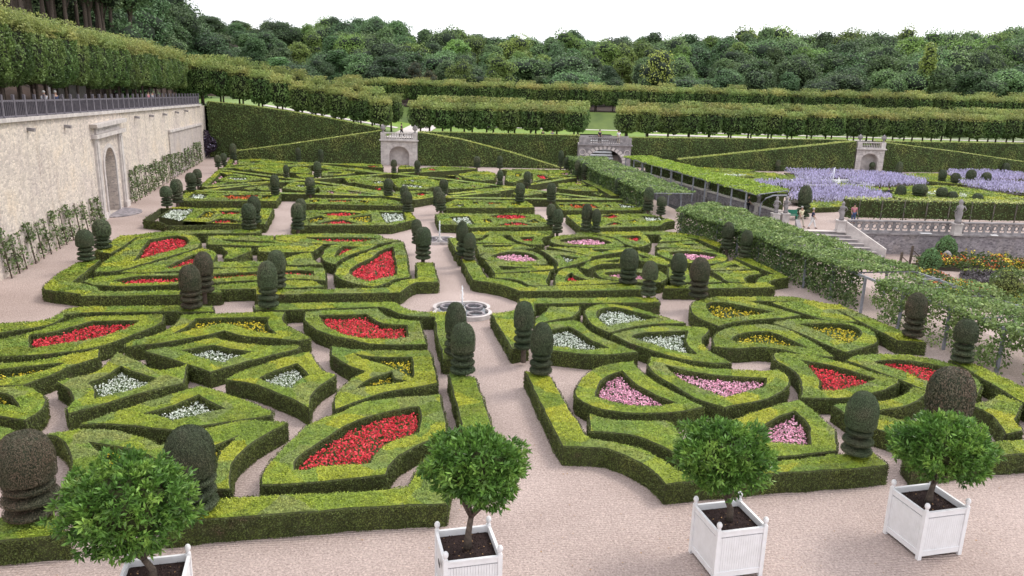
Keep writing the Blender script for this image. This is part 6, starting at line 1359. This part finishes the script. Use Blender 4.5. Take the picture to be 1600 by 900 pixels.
# rustic trellis posts by the frame
for i, (px, pb, pt) in enumerate(((1404, 424, 404), (1421, 413, 398))):
    P = at(px, pb, KZ); mb = MB(); mb.beam((0, 0, 0), (.05, 0, 1.5), .14, .14); mb.beam((.05, 0, 1.2), (.7, -.2, .6), .07, .07); o = mb.build('timber_post', M['bark'], origin=(0, 0, 0), label=('leaning timber post behind the bare pergola frame', 'second timber post by the gravel of the stairs')[i], cat='post'); o.location = P
mb = MB(); c = at(1477, 414, KZ); mb.lathe([(0, 0), (.25, 0), (.2, .5), (.3, .6), (.34, .9), (.16, 1.1), (0, 1.2)], 10, jit=.4); o = mb.build('garden_ornament', M['greystone'], origin=(0, 0, 0), label='small grey stone ornament between the two cone bushes', cat='ornament'); o.location = c

n = 420; X = RNG.uniform(-16, 17, n*3); Y = RNG.uniform(15.5, 27, n*3); fl_ = MB(); P = np.c_[X, Y, np.full(n*3, .025)]; P = P[:n]
v, f = leaves(P, np.tile([0, 0, 1.0], (n, 1)), .05, tilt=.3, aspect=.7); fl_.add(v, f); fl_.build('fallen_leaves', M['deadleaf'], label='scattered dry leaves lying on the foreground gravel', cat='leaves', kind='stuff')
# ------------------------------------------------------------------ people
def skin_chain(name, joints, edges, radii, m, par, sub=1):
    me = bpy.data.meshes.new(name); me.from_pydata([tuple(j) for j in joints], edges, []); me.materials.append(m); o = bpy.data.objects.new(name, me); COL.objects.link(o)
    k = o.modifiers.new('s', 'SKIN'); k.use_smooth_shade = True
    for i, r_ in enumerate(radii): me.skin_vertices[0].data[i].radius = (r_, r_)
    me.skin_vertices[0].data[0].use_root = True; s = o.modifiers.new('b', 'SUBSURF'); s.levels = s.render_levels = sub
    o.parent = par; KIDS.setdefault(par.name, []).append(o); return o
def cloth(name, c): 
    if name not in M: M[name] = solid(name, c, None, 6, .85)
    return M[name]
cloth('skin', (.42, .26, .19)); cloth('hairdark', (.03, .022, .018)); cloth('hairgrey', (.42, .40, .38))
def person(x, y, z, rz, lab, top_c, leg_c, pose='stand', hair='hairdark', h=1.72, skirt=False):
    root = empty('person', (x, y, z), lab, 'person', 'visitors in the garden', rz=rz); s = h/1.72
    sit = pose == 'sit'; dz = -.42 if sit else 0; hp = .93*s+dz; st = .30 if pose == 'walk' else .06
    def leg(sx, f):
        hip = (.09*sx, 0, hp-.03)
        if sit: return [hip, (.10*sx, -.42, hp), (.11*sx, -.45, hp-.42), (.11*sx, -.60, hp-.44)]
        return [hip, (.10*sx, -f*.45-.03, .50*s), (.10*sx, -f*1.0, .08*s), (.11*sx, -f-.13, .03*s)]
    f = st
    J = [(0, 0, hp), (0, -.01, hp+.25*s), (0, 0, hp+.48*s), (0, 0, hp+.56*s), (0, -.01, hp+.66*s), (0, -.015, hp+.76*s)]; R_ = [.12, .11, .12, .055, .085, .075]; E_ = [(0, 1), (1, 2), (2, 3), (3, 4), (4, 5)]
    for sx in (-1, 1):
        a = len(J); sw = f*sx*.6; J += [(.19*sx, 0, hp+.46*s), (.24*sx, sw*.3+.02, hp+.20*s), (.25*sx, sw-.06-.12*(pose != 'walk'), hp-.03*s), (.25*sx, sw-.10-.14*(pose != 'walk'), hp-.11*s)]; R_ += [.055, .045, .032, .036]; E_ += [(2, a), (a, a+1), (a+1, a+2), (a+2, a+3)]
        a = len(J); J += leg(sx, f*sx); R_ += [.085, .06, .042, .035]; E_ += [(0, a), (a, a+1), (a+1, a+2), (a+2, a+3)]
    skin_chain('body', J, E_, R_, M['skin'], root)
    skin_chain('shirt', [J[0], J[1], J[2], (-.20, 0, hp+.46*s), (-.245, .02-f*.18, hp+.25*s), (.20, 0, hp+.46*s), (.245, .02+f*.18, hp+.25*s)], [(0, 1), (1, 2), (2, 3), (3, 4), (2, 5), (5, 6)], [.155, .14, .145, .075, .065, .075, .065], cloth(top_c[0], top_c[1]), root)
    l1, l2 = leg(-1, -f), leg(1, f)
    skin_chain('trousers', [(0, 0, hp+.02)]+l1[:3]+l2[:3], [(0, 1), (1, 2), (2, 3), (0, 4), (4, 5), (5, 6)], [.15, .11, .082, .06, .11, .082, .06], cloth(leg_c[0], leg_c[1]), root)
    mb = MB(); mb.lathe([(0, -.02), (.09, -.01), (.104, .05), (.09, .11), (.05, .145), (0, .15)], 12, c=(0, .015, hp+.70*s)); mb.build('hair', M[hair], root)
    mb = MB()
    for sx in (-1, 1): a = leg(sx, f*sx)[2]; b = leg(sx, f*sx)[3]; mb.tube([(a[0], a[1]+.04, b[2]+.01), (b[0], b[1]-.03, b[2])], [.05, .04], 7)
    mb.build('shoes', M['hairdark'], root)
    mb = MB(); mb.lathe([(0, 0), (.013, .004), (.012, .03), (0, .04)], 6, c=(0, -.098, hp+.68*s))
    for sx in (-1, 1): mb.lathe([(0, 0), (.01, .01), (0, .02)], 6, c=(.032*sx, -.088, hp+.71*s))
    mb.build('face_features', M['skin'], root)
    return root
TC = dict(cream=('cream shirt', (.72, .66, .45)), white=('white shirt', (.78, .78, .8)), dark=('dark shirt', (.03, .03, .04)), navy=('navy shirt', (.03, .04, .09)), red=('red shirt', (.45, .05, .06)), blue=('light blue shirt', (.28, .36, .58)), grey=('grey shirt', (.35, .35, .38)), beige=('beige trousers', (.45, .40, .33)), whitet=('white trousers', (.75, .74, .74)), black=('black trousers', (.02, .02, .025)), jeans=('blue jeans', (.06, .09, .18)), pink=('pink top', (.55, .22, .26)))
for px, py, z, rz, lab, a, b, pose, hr in (
    (1250, 354, 0, .4, 'person in a cream shirt and beige trousers walking above the stairs', 'cream', 'beige', 'walk', 'hairgrey'),
    (1268, 357, 0, 1.3, 'person in white trousers striding behind the cream-shirted walker', 'navy', 'whitet', 'walk', 'hairgrey'),
    (1168, 333, 0, 1.6, 'person in black standing at the near end of the canal parapet', 'dark', 'black', 'stand', 'hairdark'),
    (1067, 287, 0, 3.0, 'person in white under the bright green pergola', 'white', 'black', 'stand', 'hairdark'),
    (1090, 298, 0, 2.2, 'person in dark red seated farthest under the bright pergola', 'red', 'jeans', 'sit', 'hairdark'),
    (1100, 302, 0, 2.0, 'person in white and red seated beside the third canal figure', 'pink', 'jeans', 'sit', 'hairdark'),
    (1113, 304, 0, 1.2, 'person in pink seated nearest under the bright pergola', 'pink', 'beige', 'sit', 'hairdark'),
    (1118, 304, 0, 2.6, 'person in navy standing among the seated group', 'navy', 'black', 'stand', 'hairdark'),
    (1372, 311, 0, 2.0, 'person in light blue sitting in the lavender, left of two', 'blue', 'whitet', 'sit', 'hairdark'),
    (1387, 311, 0, -2.0, 'person in navy sitting in the lavender, right of two', 'navy', 'jeans', 'sit', 'hairdark'),
    (1332, 349, 0, 0, 'person in a pink top behind the scrolled balustrade', 'pink', 'jeans', 'stand', 'hairdark')):
    p = at(px, py, z); person(p[0], p[1], z, rz, lab, TC[a], TC[b], pose, hr)
for x, y, z, rz, lab, a, b, pose in ((-15.3, 107.6, 3.46, 1.4, 'person in dark clothes walking above the central arch', 'dark', 'black', 'walk'), (11.2, 108.4, 3.3, .5, 'person in black on the bridge', 'dark', 'black', 'stand'), (13.8, 108.8, 3.3, .3, 'person in white on the bridge', 'white', 'beige', 'stand'),
    (3.6, 109.6, 3.4, .6, 'person in black sitting under the limes, left of two', 'dark', 'black', 'sit'), (4.9, 109.7, 3.4, -.6, 'person in dark grey sitting under the limes, right of two', 'grey', 'black', 'sit')):
    person(x, y, z, rz, lab, TC[a], TC[b], pose)
for px, s_off, rz, lab, a, b, hr in ((3, 0, .6, 'person in light blue at the terrace railing, cut by the frame', 'blue', 'jeans', 'hairgrey'), (96, 0, 1.2, 'white-haired person in grey walking behind the terrace railing', 'grey', 'beige', 'hairgrey'), (113, 0, 1.3, 'person in a dark navy jacket behind the terrace railing', 'navy', 'black', 'hairgrey'), (250, 0, 1, 'person in pink far along the terrace railing', 'pink', 'beige', 'hairdark'), (256, 0, 1, 'person in grey far along the terrace railing, beside another', 'grey', 'jeans', 'hairdark')):
    s, z = on_plane(px, 190, WA, WB); p = P3(s, 0, -.9); person(p[0], p[1], tz(p[1]), rz, lab, TC[a], TC[b], 'walk' if px in (96, 113) else 'stand', hr)
print('objects', len(bpy.data.objects))
